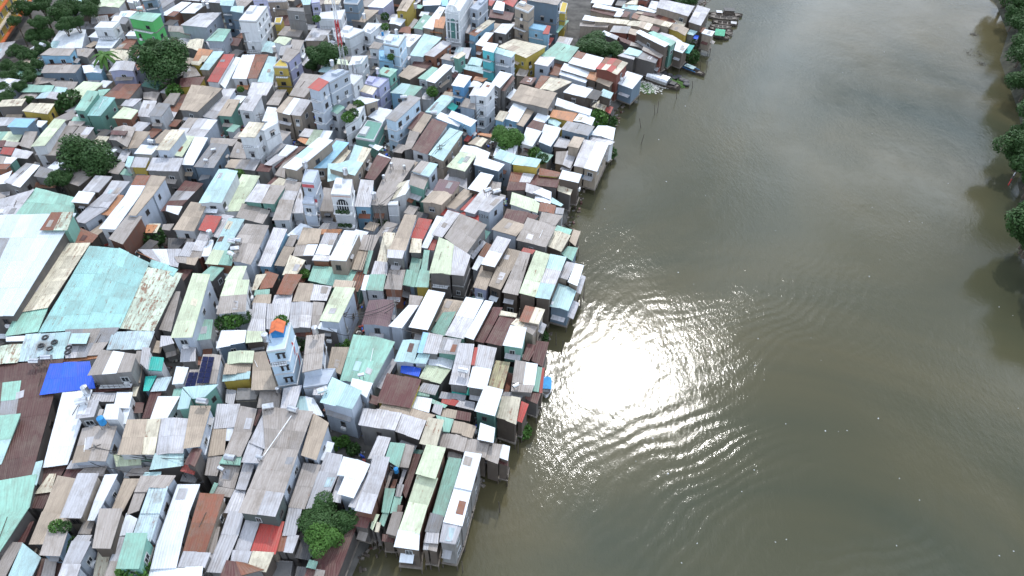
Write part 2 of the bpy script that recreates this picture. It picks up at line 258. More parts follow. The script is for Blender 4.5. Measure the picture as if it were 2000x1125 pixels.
# ---------------------------------------------------------------- houses
# each line: roof outline in photo pixels (x5, relative to the @ corner: far-left far-right near-right near-left),
# height in metres, roof colour, wall colour, flags
DATA='''
@0 0
-60 430 150 405 10 575 -80 575 4 L x a
600 265 840 295 800 470 470 470 4.5 W l
800 215 900 215 930 285 730 290 4 G g
880 170 1050 150 1065 205 900 240 5 G g k
985 208 1165 208 1100 272 918 268 8.5 W w f
970 375 1170 375 1095 470 930 470 4.5 W w
1115 158 1195 155 1165 208 1085 205 6.5 W w
1340 120 1575 140 1490 215 1255 180 13 M n
1190 170 1260 190 1225 240 1150 230 7 G g
1255 315 1335 310 1340 352 1225 350 5.5 W l
1230 378 1345 378 1275 475 1130 470 4.5 U g k
1080 480 1285 488 1245 595 1050 580 4 C w
1130 600 1320 605 1300 685 1060 690 7 L v
480 475 735 475 680 545 390 540 7 T S
745 478 920 480 850 560 755 545 5 T g
440 640 795 635 735 712 400 712 5.5 T b
800 640 1010 640 985 710 820 710 5 W S
470 795 760 805 710 885 540 850 4 T g
360 755 560 760 520 800 320 830 3.6 T g k
250 830 530 840 500 900 200 900 4.6 M g
540 850 660 860 620 925 505 895 4.6 A m +
230 905 390 900 340 955 165 965 4 T g
400 905 600 905 560 970 345 955 5 L x
20 980 255 965 210 1035 -30 1045 6 C x
300 1010 530 1020 465 1115 215 1085 5.5 C y
850 890 970 900 830 1085 725 1075 8 M m
960 945 1125 960 980 1135 850 1130 6.7 a m +
960 880 1080 870 1010 935 950 940 5 M m
1150 825 1380 825 1260 965 1010 945 5 U g k
1240 965 1385 968 1300 1040 1180 1030 4.5 L w
1200 1050 1350 1080 1280 1165 1100 1150 6 Y O
1400 985 1530 995 1470 1150 1340 1130 5 L w
1540 1010 1665 1020 1580 1135 1445 1130 6.5 G w
1420 780 1580 800 1540 880 1380 840 4 H g
1760 770 2000 755 1950 840 1750 850 4.5 D y
1870 830 2170 865 1930 1090 1755 1070 7 B g
1660 915 1760 915 1700 1020 1595 1000 4 C g k
1740 920 1830 930 1680 1185 1600 1170 3 U x k
990 -20 1220 0 1160 70 900 65 5 Y w
1240 0 1370 -10 1330 40 1240 20 5 W w
1400 -60 1540 -60 1520 -20 1385 0 11 X b f
1770 20 1870 25 1700 160 1560 145 5 W O
1880 35 2010 40 1900 130 1760 125 5.5 W d
1940 135 2165 125 2020 268 1765 245 7 L l
1640 245 1900 290 1850 340 1640 300 4.5 T w
1850 390 1990 385 1960 500 1810 460 5 C g
1790 650 1900 650 1960 740 1790 760 5 T x
1870 600 1980 600 1945 640 1865 630 6 C y
1180 110 1330 110 1260 170 1150 165 5 W w
600 1010 700 1010 640 1070 560 1060 3.5 D g
1400 900 1560 905 1520 985 1400 960 3.5 T g
@400 0
150 -30 300 -30 275 60 150 50 10 A b
260 60 385 65 370 130 250 110 9.5 A b
130 280 255 290 180 405 15 395 7 M l
10 410 180 430 170 500 60 490 4.5 L w
265 370 360 380 325 450 245 440 4 D g
440 60 610 55 500 205 330 195 13 G w f
370 240 470 250 490 320 350 320 9.5 L g +
460 -40 600 -40 610 -10 470 0 11 L v f
610 -60 800 -60 795 5 610 10 9 T t f
690 170 760 165 740 225 680 220 8 T y f
700 110 830 130 840 250 760 250 4 D g
830 70 965 75 970 115 800 100 12 G g f
780 260 980 270 920 365 710 340 6 T g
1050 280 1240 290 1150 400 975 395 7 L t
930 -20 1040 -20 1030 45 960 50 9 A g
1040 -30 1115 -30 1120 20 1040 30 9 W v f
1170 5 1330 5 1310 45 1160 40 6 C w
1370 -40 1540 -40 1490 35 1355 25 11 X b f
1660 0 1850 -10 1740 80 1590 65 7 W v
1530 10 1650 0 1585 68 1500 70 5.5 T t
1540 95 1700 105 1560 220 1430 200 6 B g
1130 120 1370 90 1330 190 1110 180 10 W w f
1370 250 1560 290 1410 370 1290 350 9.5 G w f
1590 220 1740 230 1620 330 1530 300 9 W w f
1660 140 1720 150 1800 230 1720 250 8.5 X w
1930 0 2060 -30 1970 110 1870 105 8 B y
1820 170 1960 190 1910 250 1800 225 5 W g
1920 270 2010 260 2010 330 1890 310 5 U x k
1700 300 1810 310 1760 400 1660 370 7 W w
1650 410 1740 430 1700 480 1600 470 8 T w
1800 330 1960 340 1890 450 1740 420 12 X p f
1700 490 1790 480 1840 600 1700 580 8 G S f+
1440 545 1590 540 1530 620 1400 640 10 A w f
1300 580 1390 590 1410 640 1290 625 9 Y g
1740 655 1880 685 1810 750 1680 715 9 M m
1600 740 1800 760 1700 850 1560 815 8.5 G v f
1570 820 1690 850 1640 925 1510 890 8 C v
1225 680 1410 690 1215 800 1110 760 14.7 T l f
1110 762 1210 805 1115 890 1005 855 15.4 R l +
1430 720 1540 740 1450 830 1395 760 11 T w f
800 470 935 500 820 610 745 590 10 T v
740 570 800 620 810 650 665 645 9.5 G y f
740 460 860 440 780 540 720 540 9 G g
720 355 850 375 780 440 670 410 8.5 Y w
850 390 970 400 930 490 830 470 8 T w
600 405 690 420 665 515 545 500 5 A g
180 535 290 535 130 805 20 795 5.5 R w
300 560 350 570 200 865 150 820 4.5 W w
80 505 185 505 40 685 -50 680 6 A t
-60 480 80 495 0 600 -120 600 6 O g k
365 540 490 535 410 770 265 765 6 W w
490 535 620 535 510 765 412 765 6 U w +
620 550 700 560 665 810 515 800 6 A w
320 820 440 820 420 875 310 865 3.6 O w a
460 810 670 815 600 935 415 920 5.5 L g
950 720 1150 740 975 950 825 930 7 T t
700 880 800 880 720 1030 600 1020 4.5 T g
180 870 300 875 110 1165 -40 1130 5 L l
225 975 345 980 260 1135 125 1125 6 B m
430 920 560 935 470 1085 325 1070 8 L w
810 950 930 970 835 1120 690 1085 7.5 B t s
930 970 1040 985 940 1130 837 1120 7.5 L t s+
1480 930 1700 980 1570 1020 1440 975 7 W t
1270 1020 1365 1045 1295 1110 1210 1080 8 M w g
1920 810 2060 850 1990 940 1810 900 6 A S
1700 1050 1830 1080 1740 1195 1590 1140 4.5 W w
1990 930 2110 960 1865 1190 1760 1155 9.5 G p
1410 1015 1500 1025 1440 1100 1370 1070 8 T g
@800 0
130 10 310 0 300 50 130 55 5.5 W b
310 -20 380 -20 370 60 310 55 5 S S
140 140 215 160 130 290 35 275 4.5 M w
290 65 350 75 230 290 125 270 5 W t
255 170 360 165 330 280 235 268 5.2 O t
215 270 325 290 320 330 200 315 3.8 O w a
440 -100 620 -100 490 110 345 90 14 W w f
680 -10 765 0 665 95 590 75 12 L l f
775 0 835 10 800 60 770 50 5 R g
850 10 930 25 920 110 810 90 6 W l
950 0 1070 -20 1010 70 900 20 6 R g
790 95 1020 130 990 200 775 165 5 D x
1075 12 1218 60 1160 115 1028 65 13.5 L t f
1140 -40 1480 0 1445 50 1140 0 12 T b
1225 110 1400 110 1380 170 1220 155 6.5 T l
1390 170 1450 190 1440 260 1385 240 5 V b
1490 15 1545 30 1520 120 1460 110 8 C y f
1490 200 1555 205 1450 320 1390 300 3.6 M w a
1190 225 1340 250 1310 300 1165 270 8.5 L S f
1325 250 1378 260 1358 335 1300 330 8.4 R S +
1370 370 1410 375 1370 440 1330 430 3.6 R w a
545 240 660 255 590 330 500 320 5.5 L d
760 195 835 205 640 355 575 330 7 C S
830 230 900 240 830 320 750 310 5 B g
900 235 1025 240 940 335 825 310 6.5 W g
740 320 820 325 715 455 640 435 6 W O
1010 385 1335 455 1140 565 870 450 7 C y k
745 415 865 435 820 515 705 485 12 W q
845 460 1035 520 995 565 825 515 11 A l
-60 330 115 350 5 460 -120 440 5.5 L w s
140 330 310 375 130 560 0 540 6.5 A w
320 400 410 425 240 555 140 535 7 L O
350 525 445 540 425 600 300 570 6 T l
505 505 550 530 480 575 425 560 8 C m
600 560 715 580 690 650 565 625 5 A w
540 630 720 665 720 725 520 670 4.6 A O
430 650 520 660 450 720 400 700 4 W g
60 570 225 620 160 675 20 635 5 D g
-10 640 160 680 0 780 -110 735 5.5 B d
220 655 275 670 180 785 80 765 5.5 M w
330 630 420 650 250 810 160 785 7 W g
440 700 485 720 440 760 405 745 4 D g
480 725 605 755 530 855 410 830 9 W B
620 790 710 820 680 850 550 850 7 W x
640 750 760 770 710 800 620 780 6 O g k
740 800 840 830 750 945 640 930 11 W w
630 850 700 860 640 935 580 935 8 L w
880 700 1000 730 880 860 800 810 8.5 W g
1000 735 1030 765 930 890 890 880 7.5 D g
540 960 640 990 640 1070 485 1040 5.5 T l
310 930 440 955 270 1120 150 1090 5 A w
410 1000 475 1040 430 1090 360 1045 4.5 E w a
10 830 125 850 20 960 -60 930 8 M g
1440 415 1650 470 1550 605 1280 545 6 M g
1270 555 1425 560 1350 650 1215 625 6.5 L l
1430 610 1530 640 1450 745 1360 725 4 U w k
1640 505 1895 570 1810 685 1550 615 6.5 W g
1510 620 1770 690 1730 755 1475 680 5.7 W g
1475 690 1740 780 1720 810 1460 730 5 W l
1910 560 2130 615 2030 725 1820 660 8.5 R r k
1765 700 1865 725 1820 795 1725 765 5.5 O d k
1865 725 2010 780 1950 850 1820 795 5.5 B d +
1130 750 1240 765 1190 830 1070 810 5.5 D x
1280 740 1370 750 1270 865 1220 850 5 U g k
1370 755 1580 800 1400 890 1270 865 5.5 C g
1590 820 1790 875 1720 955 1500 900 6.5 W d
1790 870 1885 900 1830 980 1725 955 6.5 X d a
1890 870 1990 910 1960 965 1850 930 5.5 A d
1880 960 1955 975 1900 1080 1780 1040 3 C d
1930 1030 1990 1050 1960 1110 1900 1080 2.6 R d a
1080 830 1435 915 1350 1060 985 975 7.5 B g
1440 960 1780 1075 1760 1130 1420 1030 5 W w
1020 1000 1160 1030 1060 1190 920 1160 6 W S
@1100 0
310 35 600 95 570 120 285 65 5 W t k
290 75 520 130 490 160 265 105 4.5 D t
525 110 590 125 560 165 495 160 4.6 W t +
600 110 660 120 620 170 565 165 4.6 D t +
590 45 740 60 720 100 570 80 4.6 A w
740 55 920 110 890 130 720 90 4.6 W w
660 10 740 0 720 45 600 40 5 C w
740 -40 860 -40 820 10 730 0 6 X r
860 10 930 20 910 95 830 75 4.5 W t
950 -5 1280 65 1220 160 910 70 7 L t
1310 55 1435 90 1345 250 1225 215 6.5 L d
210 150 330 170 305 210 185 195 5 W t
330 170 650 200 620 240 305 210 5 C t +
650 200 880 230 840 290 620 240 5 C t +
690 130 750 155 720 190 665 170 5.2 U t
760 150 1070 230 1030 270 720 190 5.2 B t +
1070 230 1230 280 1190 345 1030 275 5.2 B y
720 115 920 140 900 165 700 130 4.8 D t
930 140 1140 220 1120 250 880 180 4.8 D t k
1080 190 1195 230 1180 260 1110 240 4.6 C w
165 225 455 230 430 270 160 255 4 T t
490 255 660 265 630 325 455 310 5 G r k
655 280 740 300 710 345 635 325 5 B r
860 250 945 275 920 315 850 295 5 D g
745 295 1035 430 995 460 710 320 7.2 W d
880 305 1100 410 1050 455 830 320 6.5 M m
960 310 1165 400 1110 410 900 330 5 L t
1110 400 1230 440 1165 520 1080 490 5 W d
1230 440 1280 450 1230 525 1175 512 4 E x a
1240 290 1310 310 1270 345 1205 330 4.5 A g
1285 345 1325 355 1310 385 1270 375 4 V g a
1225 250 1390 275 1370 320 1240 280 4.5 U d k
1380 290 1480 310 1450 355 1350 325 5 W t k
400 300 540 360 520 390 370 325 5 W x k
540 360 680 410 650 440 560 400 4 D x
660 410 820 460 780 480 650 440 4.2 T x
640 465 775 505 730 555 590 520 5 A x
590 515 705 560 690 585 530 545 4.8 L x
780 460 980 540 950 570 770 490 5.2 T r
790 500 940 560 900 620 710 560 4.6 G x k
620 700 775 750 675 870 530 815 5 W b
@0 200
0 150 370 158 330 190 -60 240 4 L g
150 160 345 165 265 245 70 240 6.5 S b
370 180 465 185 400 245 350 240 4.5 W b
525 165 640 175 440 420 305 430 7.5 Y w
640 230 760 240 570 470 440 460 5.5 T g
370 465 580 465 545 520 345 515 5 T x
680 185 835 190 790 235 660 228 5.2 T g
770 240 915 250 760 460 580 480 6.2 T g k
700 80 750 150 620 190 530 160 4.5 T g
720 145 1000 150 980 190 700 180 4.6 M H
1110 240 1320 240 1240 420 1060 350 6.5 T g g
1090 278 1250 283 1220 322 1080 312 7 D g a
1310 285 1465 295 1350 445 1200 450 5.5 B l
960 330 1070 340 1000 430 890 410 4 C g k
1380 415 1550 430 1480 510 1310 500 5.6 W w
1670 270 1810 275 1655 465 1520 460 8.5 C l
1780 330 1900 340 1780 530 1680 515 6 Y w
1900 340 2030 350 1890 610 1770 605 6.5 W b
1490 545 1790 550 1740 670 1430 665 6.5 L g
1320 535 1460 545 1420 635 1280 630 6.8 L y
1250 530 1310 535 1270 640 1220 620 6 A w
1210 650 1310 690 1280 720 1170 700 4 M w
1180 580 1230 610 1160 700 1060 680 4.5 T g
1190 480 1300 450 1220 580 1140 560 4.3 L g
0 290 240 285 180 385 -80 380 4 Y g k
245 290 365 295 300 450 190 420 5 T g
60 385 200 400 150 440 40 430 4.5 T r
-60 380 60 375 35 440 -60 440 4.2 D g
30 440 145 445 110 515 0 500 5 R g
150 450 325 490 270 550 110 530 5 L x
-40 525 170 545 110 600 -40 600 5.5 T m
-40 602 105 607 60 650 -40 650 5.4 W O
250 600 390 620 200 830 35 780 6 G g s
390 630 520 660 460 740 330 720 6 G g s+
0 720 120 670 60 790 -60 800 5 L g
350 790 570 785 540 830 340 835 3.5 U x k
350 840 740 935 720 1080 140 1115 6 M m
0 950 330 860 140 1115 -80 1115 6.2 L g
500 1080 715 1080 660 1240 395 1240 9.2 N m k
930 720 1095 730 960 880 800 870 6.5 L d
770 870 930 885 860 990 695 975 6.8 W d
1090 770 1265 780 1160 905 1000 900 6 L l
1000 900 1150 905 1050 1035 870 1010 6 L l +
870 1010 1060 1035 830 1185 715 1160 5.5 L l +
1140 905 1210 915 1090 1100 990 1085 5.5 O g k
1330 720 1470 720 1370 905 1230 900 7 W w
1230 902 1368 907 1130 1240 970 1230 7 W w +
1475 720 1620 735 1500 905 1380 900 8 B l
1380 902 1500 907 1330 1105 1250 1100 8 B l s+
1240 1110 1390 1115 1200 1385 1060 1330 6.8 T u k
1800 770 1980 800 1760 1030 1570 1060 3.6 D x k
1860 980 2020 1000 1900 1255 1690 1240 6 B w
1630 1010 1780 1020 1740 1100 1620 1060 3.8 W x
1590 1195 1700 1190 1660 1250 1580 1240 4 T x
1430 1190 1570 1190 1530 1270 1420 1270 3.8 C x k
@400 200
60 350 320 365 270 430 50 400 4 T g
310 380 400 420 400 550 240 535 4.5 T g
60 405 235 415 90 640 -110 630 6.5 G b
430 195 580 210 490 345 330 330 11 C w
620 185 715 195 575 275 520 265 11 W w f+
250 560 540 570 490 660 195 635 5 T g k
545 600 660 625 630 680 500 670 5 D g
610 50 700 60 720 190 560 180 4.6 W w
800 415 910 435 790 530 710 520 5.5 W w
700 510 790 530 650 615 580 605 5.5 L w +
720 400 800 415 640 540 590 560 5.3 G w
915 435 985 440 700 640 665 630 4.8 D x
830 500 900 510 790 640 700 680 4.6 T g
760 590 790 600 780 740 680 710 4.4 T g
1110 345 1250 375 900 665 765 630 8.5 W t s
1280 380 1405 400 1190 640 1065 640 6 S t
1395 470 1425 480 1320 625 1250 590 5 C w
1460 420 1625 460 1545 595 1410 560 7.3 A t
1410 560 1545 595 1465 715 1200 640 7.3 A t +
1200 600 1410 600 1460 715 1200 770 5.8 A t
1680 520 1815 560 1660 760 1560 740 5 D x
980 650 1110 660 1060 785 945 775 13 W l f
985 880 1065 870 1065 985 950 975 9.5 T l f
1275 740 1440 750 1420 905 1230 895 11.5 P w f
1160 840 1240 850 1270 1060 1105 1055 6 T t
1520 760 1650 770 1620 1020 1460 1015 7 L S
1830 545 2060 575 1775 1005 1620 1000 6.5 T g
1890 800 2060 740 1960 900 1780 965 6.3 C w s
1780 970 1890 960 1880 1000 1785 1000 6.5 L w f
790 765 945 790 880 950 735 950 5.5 L w
930 830 955 900 960 1080 850 1080 5 L w
730 955 875 960 830 1145 660 1145 5.5 T w
130 655 320 670 160 980 -60 975 8 A w
360 710 535 725 345 1060 160 1070 5 Y w
510 800 640 810 550 980 390 965 6.5 L m
640 810 790 820 680 990 550 980 6.5 T m s+
690 720 740 730 660 800 610 795 4 D g
720 740 800 760 770 810 650 800 4.6 C g
370 990 640 1060 570 1180 305 1120 5 T g
0 640 90 650 40 740 -60 760 4 G b
1620 400 1735 440 1700 470 1600 420 3.5 W x a
1700 500 1820 550 1790 565 1680 530 3.5 W x a
1590 170 1740 200 1650 370 1470 340 5 L m f
1400 80 1560 30 1500 150 1370 230 8 L w f
930 345 1020 365 990 410 905 365 3.8 O y a
@800 200
100 95 150 105 30 270 -20 250 6 D x
140 110 220 130 110 300 25 270 6 B g
220 160 370 215 180 500 20 460 6.6 D w k
0 280 100 300 20 450 -60 470 5.5 T g
390 250 520 295 330 570 185 510 6.5 A t
410 85 655 180 600 235 370 140 6.7 W S
300 100 520 190 480 240 250 150 6.2 W S
610 260 660 275 570 385 525 375 4 R d
880 85 970 100 910 190 830 165 6 C S
1150 50 1230 70 1110 240 1040 215 5.5 B b k
1260 90 1370 140 1310 210 1200 180 5.6 W b
1200 175 1330 210 1290 275 1145 240 5.4 D b
690 300 815 315 790 345 660 315 4 O y a
650 335 760 365 700 430 570 400 5 B g k
1400 75 1640 110 1590 190 1360 140 5 O y
1650 110 1810 155 1780 220 1600 175 5 W g k
1360 150 1480 200 1440 240 1350 200 4.6 A w
1540 185 1805 240 1740 330 1480 260 6.8 G b
1320 215 1480 255 1440 345 1290 290 6.1 W w
1300 300 1440 340 1380 430 1260 385 6 W b
1140 250 1290 290 1200 430 1090 400 5.5 W w
1840 225 2010 250 1990 360 1770 310 5.2 W w k
1800 320 2000 390 1960 420 1730 370 4.7 L w
1460 345 1570 370 1530 450 1400 430 5.2 L d
1600 335 1705 355 1650 450 1540 430 7 B t
1700 365 1820 385 1700 640 1600 620 5.7 L t
1820 385 1945 405 1830 675 1700 640 5.7 W t +
1150 420 1240 470 1210 500 1110 450 4 D g
1190 420 1280 460 1250 490 1210 440 4.2 T g
1260 480 1400 520 1340 590 1230 540 4.2 M g k
1430 480 1640 490 1570 640 1420 590 4.6 T d k
1490 620 1590 630 1570 670 1470 655 4 L d
880 460 1050 520 990 600 820 540 7 A l
1050 520 1285 565 1240 635 1000 600 7 A y +
1270 640 1480 690 1450 730 1260 710 5.6 M y k
990 685 1220 710 1130 860 945 860 5 D x k
1210 712 1470 740 1440 835 1140 800 5 D x
1490 665 1680 710 1650 785 1460 740 6.5 W d
1140 790 1300 840 1280 920 1130 870 5.1 L g k
1290 840 1385 880 1380 950 1200 880 5.2 W g
1230 905 1385 955 1370 1000 1220 950 4.8 W g
1450 810 1590 860 1570 905 1440 860 4.5 R x k
1390 930 1500 1000 1480 1015 1370 970 4.5 M d
1000 880 1220 950 1190 1060 980 990 5.5 Y w
1220 960 1270 990 1250 1080 1185 1060 5.5 Y w +
1275 980 1430 1010 1410 1085 1250 1050 5 U w k
1430 1030 1510 1040 1500 1090 1420 1085 4.8 G w
530 410 785 490 760 545 485 475 6 W w
490 485 650 520 540 675 365 625 7 Y g
650 520 925 610 870 670 625 610 7 W b +
690 690 820 720 720 880 570 840 6.5 W d
380 690 560 740 560 850 330 750 4.2 L w
800 775 895 790 885 865 750 860 5 T g
290 750 495 785 420 895 230 860 7 Q t
230 860 420 895 310 1000 115 965 7 B t +
530 850 630 880 450 1040 350 1015 5.2 B w
640 900 680 930 560 1060 490 1050 4.9 R w
700 860 800 880 640 1090 530 1060 6 L l
790 900 930 930 780 1070 660 1040 8.3 L l
110 575 275 610 195 725 20 675 8 A l
20 690 190 735 140 850 -10 800 7 T m
-60 570 80 590 10 680 -80 650 5 B g
340 1040 480 1080 420 1125 300 1100 4.5 R w
@800 400
540 60 730 130 700 170 490 90 4.4 R w
370 55 490 90 320 320 220 295 6.8 L g
265 110 330 125 180 420 115 410 5.8 W l
490 95 750 205 550 485 340 320 8 T g
85 135 220 155 130 340 15 310 5.5 R w
210 340 270 350 240 445 180 440 5.2 R w
20 335 120 345 110 465 0 460 6 C g
285 320 435 400 400 680 190 660 8.8 Y x
435 400 595 500 530 695 400 680 8.8 L x s+
740 370 810 400 660 640 610 620 5 W w
850 315 985 350 835 605 700 575 7.5 L d
700 600 830 625 750 830 620 800 5.5 B v
950 430 1080 460 1000 635 870 600 6 B d
850 610 990 640 890 830 770 790 6 B d +
1080 460 1180 480 1060 880 905 850 6.4 T d
1110 420 1230 445 1200 480 1090 455 5.6 R g
1230 450 1370 490 1230 900 1070 860 7.3 Y d
1370 490 1530 520 1370 920 1230 900 7.3 A d +
1530 560 1615 580 1540 735 1450 705 5.5 L t
1615 580 1700 600 1640 790 1545 750 5.5 W t +
1450 770 1625 850 1550 1035 1370 985 4.5 A b
950 40 1160 80 1110 190 910 130 5.6 D w
1150 85 1260 110 1220 150 1110 180 5.5 D w
910 135 1130 200 1040 310 800 240 6.5 B l
1290 75 1495 110 1420 210 1260 170 5.6 T g
1150 130 1430 220 1330 415 1040 345 6.2 T g
1440 205 1585 250 1560 300 1410 240 5.2 M d k
1400 245 1570 305 1480 460 1335 400 5 C d k
1600 245 1670 265 1620 400 1560 350 4 C d
1540 410 1640 430 1590 550 1480 480 3.6 M b
20 520 120 540 50 800 -30 790 4.6 M b
140 450 195 455 170 640 110 630 5 M l
100 635 200 650 185 800 55 795 6 M y
180 840 345 870 180 1220 -5 1190 7 W d
0 890 130 905 90 990 -10 990 6 B w k
-20 990 80 995 -70 1200 -200 1180 6.5 W l
350 925 525 950 400 1150 230 1130 5 B d
550 905 720 935 535 1300 350 1265 6 L M k
730 945 815 960 625 1320 535 1290 6.2 W d
@750 600
570 60 700 50 590 280 455 240 4.8 M d
1060 10 1155 15 980 345 890 325 5 D x
1130 85 1300 105 1150 380 990 345 5.4 D x
1140 40 1300 70 1290 100 1125 80 5.5 C x
1380 -15 1570 30 1510 170 1320 130 6.6 C t k
1290 110 1510 170 1460 260 1240 160 6 C t k
1230 190 1390 215 1350 400 1160 370 7.6 W m
1490 330 1610 345 1550 580 1440 520 4 D x
1400 360 1500 380 1420 520 1350 500 4 D x k
180 330 350 335 290 545 100 520 6.5 A l
340 450 455 455 410 550 290 545 6.4 A l +
380 250 435 260 380 445 325 440 7 S g
435 255 575 280 520 460 380 445 7 L g s
575 295 755 320 710 460 520 440 7 G m s
450 480 680 520 660 600 430 560 5.2 W g
410 570 660 600 560 740 345 690 5 Y g k
730 360 880 370 815 770 635 750 7 L g
920 375 1100 410 1000 800 815 770 7 L g +
882 400 915 400 885 570 850 565 7.1 R g +
1090 530 1230 550 1160 805 1010 775 5 J x
1280 525 1500 560 1470 760 1250 740 5.6 T g s
1250 745 1465 765 1440 840 1240 825 5.4 T g k
1500 590 1545 600 1510 830 1450 820 4.6 M d
1540 600 1568 605 1545 830 1515 825 4.5 R d
1380 835 1530 850 1500 935 1380 890 4.3 D x
1170 830 1370 840 1340 900 1150 860 4.2 D x k
980 775 1160 820 1085 1060 885 1010 8 W H
1150 870 1335 895 1290 1135 1090 1070 6 C d
1340 930 1410 960 1350 1120 1300 1100 4.6 R d
30 650 360 720 260 980 -70 920 6 D y
170 565 360 610 340 680 160 640 5 V g
380 740 540 770 500 860 325 820 4.8 G m
320 830 450 850 440 880 310 860 4.7 M g
290 870 470 900 440 1030 260 980 4.6 T x k
490 950 575 970 550 1060 465 1020 4.7 L x
560 830 800 870 790 910 540 880 4.8 G x k
570 880 730 920 700 960 560 930 4.7 R x
720 900 890 930 880 1000 700 960 4.6 D x k
450 890 620 960 600 980 440 920 4.6 M x
580 990 850 1040 840 1110 560 1060 4.5 D x k
680 760 960 800 920 870 660 840 4.2 E x
0 925 260 980 240 1060 -60 1010 5.5 B g
250 990 500 1060 420 1115 230 1070 5.2 B g
@400 400
10 105 165 120 90 265 -60 240 6.4 R g
165 150 240 160 130 320 70 300 5.5 L g
-30 240 90 260 -20 450 -130 440 5.5 L l
90 80 290 115 230 150 30 100 5 L w
230 140 385 150 215 455 75 440 6 A w
75 440 310 465 260 595 5 570 6 M O +
20 340 90 350 50 500 -30 500 5.4 W w
395 190 625 210 545 395 270 380 7 T l
300 385 540 395 450 575 265 550 7 T l +
670 225 805 240 650 600 520 590 5.5 L S
830 300 910 305 860 410 780 400 4.6 T g
770 415 880 425 780 600 680 590 5 B b
960 225 1140 245 1110 380 900 385 5.5 B g
890 390 1105 390 1060 500 860 500 5.6 T g s
1140 240 1340 245 1310 290 1110 290 5 O w
1165 285 1300 290 1215 490 1080 480 5.8 L w
1070 490 1240 500 1210 555 1045 545 5.5 L O
1360 255 1520 265 1380 550 1210 540 8 W t
1550 295 1710 300 1640 450 1500 430 4.6 T g
1500 440 1600 445 1540 640 1430 630 4.6 B g
1060 600 1600 650 1500 840 1010 740 4.2 M m
1600 450 1645 455 1580 680 1545 660 4.4 M g
1750 270 1860 280 1780 560 1680 555 6 C w
1950 95 2070 105 1960 450 1800 440 7 B l
1785 445 1950 455 1930 520 1780 510 8 L g
1660 558 1790 570 1780 690 1620 685 5.6 L b
1610 690 1770 690 1740 840 1570 830 5.4 M w
1560 690 1608 690 1572 830 1525 825 5.4 W w
1800 640 1960 640 1920 830 1750 820 5.5 T O
1970 640 2030 650 2010 790 1930 780 5 M x
60 600 190 620 80 740 -60 700 5.5 M x
280 605 410 605 360 740 195 735 7.5 Y w k
205 742 435 742 410 880 150 900 8 Y w
150 902 410 882 400 1035 115 1060 8 T w +
590 650 720 690 660 810 530 830 4.5 U x k
500 690 600 680 510 830 460 830 4.4 C x
490 840 635 830 630 885 480 890 4.7 M g
830 500 980 550 900 680 760 680 6 C x
780 682 950 690 850 870 700 865 5.8 C r k
500 885 650 880 640 960 460 970 5 B x
680 890 860 865 840 970 655 975 5 L x
920 765 1060 775 1030 940 860 940 5.4 B x
1060 780 1240 800 1190 935 1030 930 5.4 L x +
1270 740 1475 755 1450 820 1250 800 6.6 B u
1270 810 1465 825 1310 1150 1120 1130 8 Y l
470 965 605 970 590 1125 450 1120 5 L w
610 975 840 970 820 1110 600 1120 5 L w
840 955 1060 955 1030 1200 820 1200 5.3 L g
1060 955 1170 965 1110 1200 1040 1210 5.3 T g +
450 1122 590 1127 590 1230 410 1235 5 L w
600 1122 820 1115 780 1210 600 1210 5 L w
1600 935 1860 940 1800 1185 1530 1160 6 Q l
@0 400
-200 110 740 90 130 1085 -560 1080 8 F x
700 200 960 300 900 370 580 390 5 U d
590 390 880 380 470 1000 170 1050 6 C x
870 410 1160 430 820 1210 380 1240 6.3 a x
1160 430 1460 570 1170 1205 820 1210 6.3 a x +
1430 620 1780 680 1500 1235 1170 1205 6.1 N x
1480 540 1740 630 1690 700 1450 600 6.4 a x
170 1050 470 1010 370 1240 50 1280 6.1 M x
1880 680 2050 690 1880 1285 1670 1290 8 Y l
1350 440 1770 440 1740 600 1500 560 4.4 L d k
1820 370 2040 380 1960 520 1740 500 5.2 L r
1700 510 1950 500 1910 580 1730 560 5 B x k
1330 460 1500 540 1740 640 1700 610 4 O x
1680 640 1880 640 1720 830 1700 840 3.5 D x
1700 860 1760 860 1670 1235 1555 1215 5 T g
1430 200 1540 200 1490 270 1420 270 4 O x k
1640 330 1820 340 1740 430 1640 420 3.4 G x k
@0 600
250 280 690 250 620 500 170 530 5.8 I x k
0 380 250 360 170 530 -60 560 5.8 N x
640 230 1160 210 960 470 640 490 5.8 G x k
1100 250 1510 240 1450 400 1040 420 5.9 I x
60 290 260 280 250 330 60 335 6 W x
700 260 880 255 845 350 670 350 6.8 M x
-150 590 620 510 310 1650 -200 1750 5.8 Z x
490 560 880 540 930 790 390 855 6.4 V x
600 505 960 470 950 500 620 545 5 O w
610 840 900 815 660 1535 420 1565 6.1 W x
985 425 1330 470 1280 630 860 660 8.5 T g s
1335 430 1390 430 1370 560 1300 570 6 T w
1390 400 1470 410 1440 600 1370 540 7 L w
1480 490 1600 500 1580 625 1440 615 6 E w
1420 680 1530 670 1460 810 1400 810 5 E b
1530 700 1680 685 1620 815 1470 825 5 L g
1720 590 1840 600 1790 750 1680 755 6 W w
1980 470 2160 480 2110 745 1910 755 7 T l
1850 620 1970 618 1910 780 1800 785 6.2 T l +
1790 790 2130 760 2000 880 1870 890 8 A m
1780 800 1865 890 1840 990 1730 1000 8 A m +
1470 830 1580 830 1480 1070 1390 1080 4.5 D x
1540 885 1750 885 1620 1110 1470 1085 5.6 L w k
1700 800 1790 795 1750 880 1680 880 5 M g
780 920 970 910 920 1060 740 1080 8.5 L g
1040 950 1170 945 1150 1090 1000 1090 8.2 W w
1140 840 1295 840 1260 990 1110 980 6 W w
900 845 1135 845 1110 920 860 920 5.8 L g
1210 990 1275 990 1230 1140 1180 1140 5.5 W w
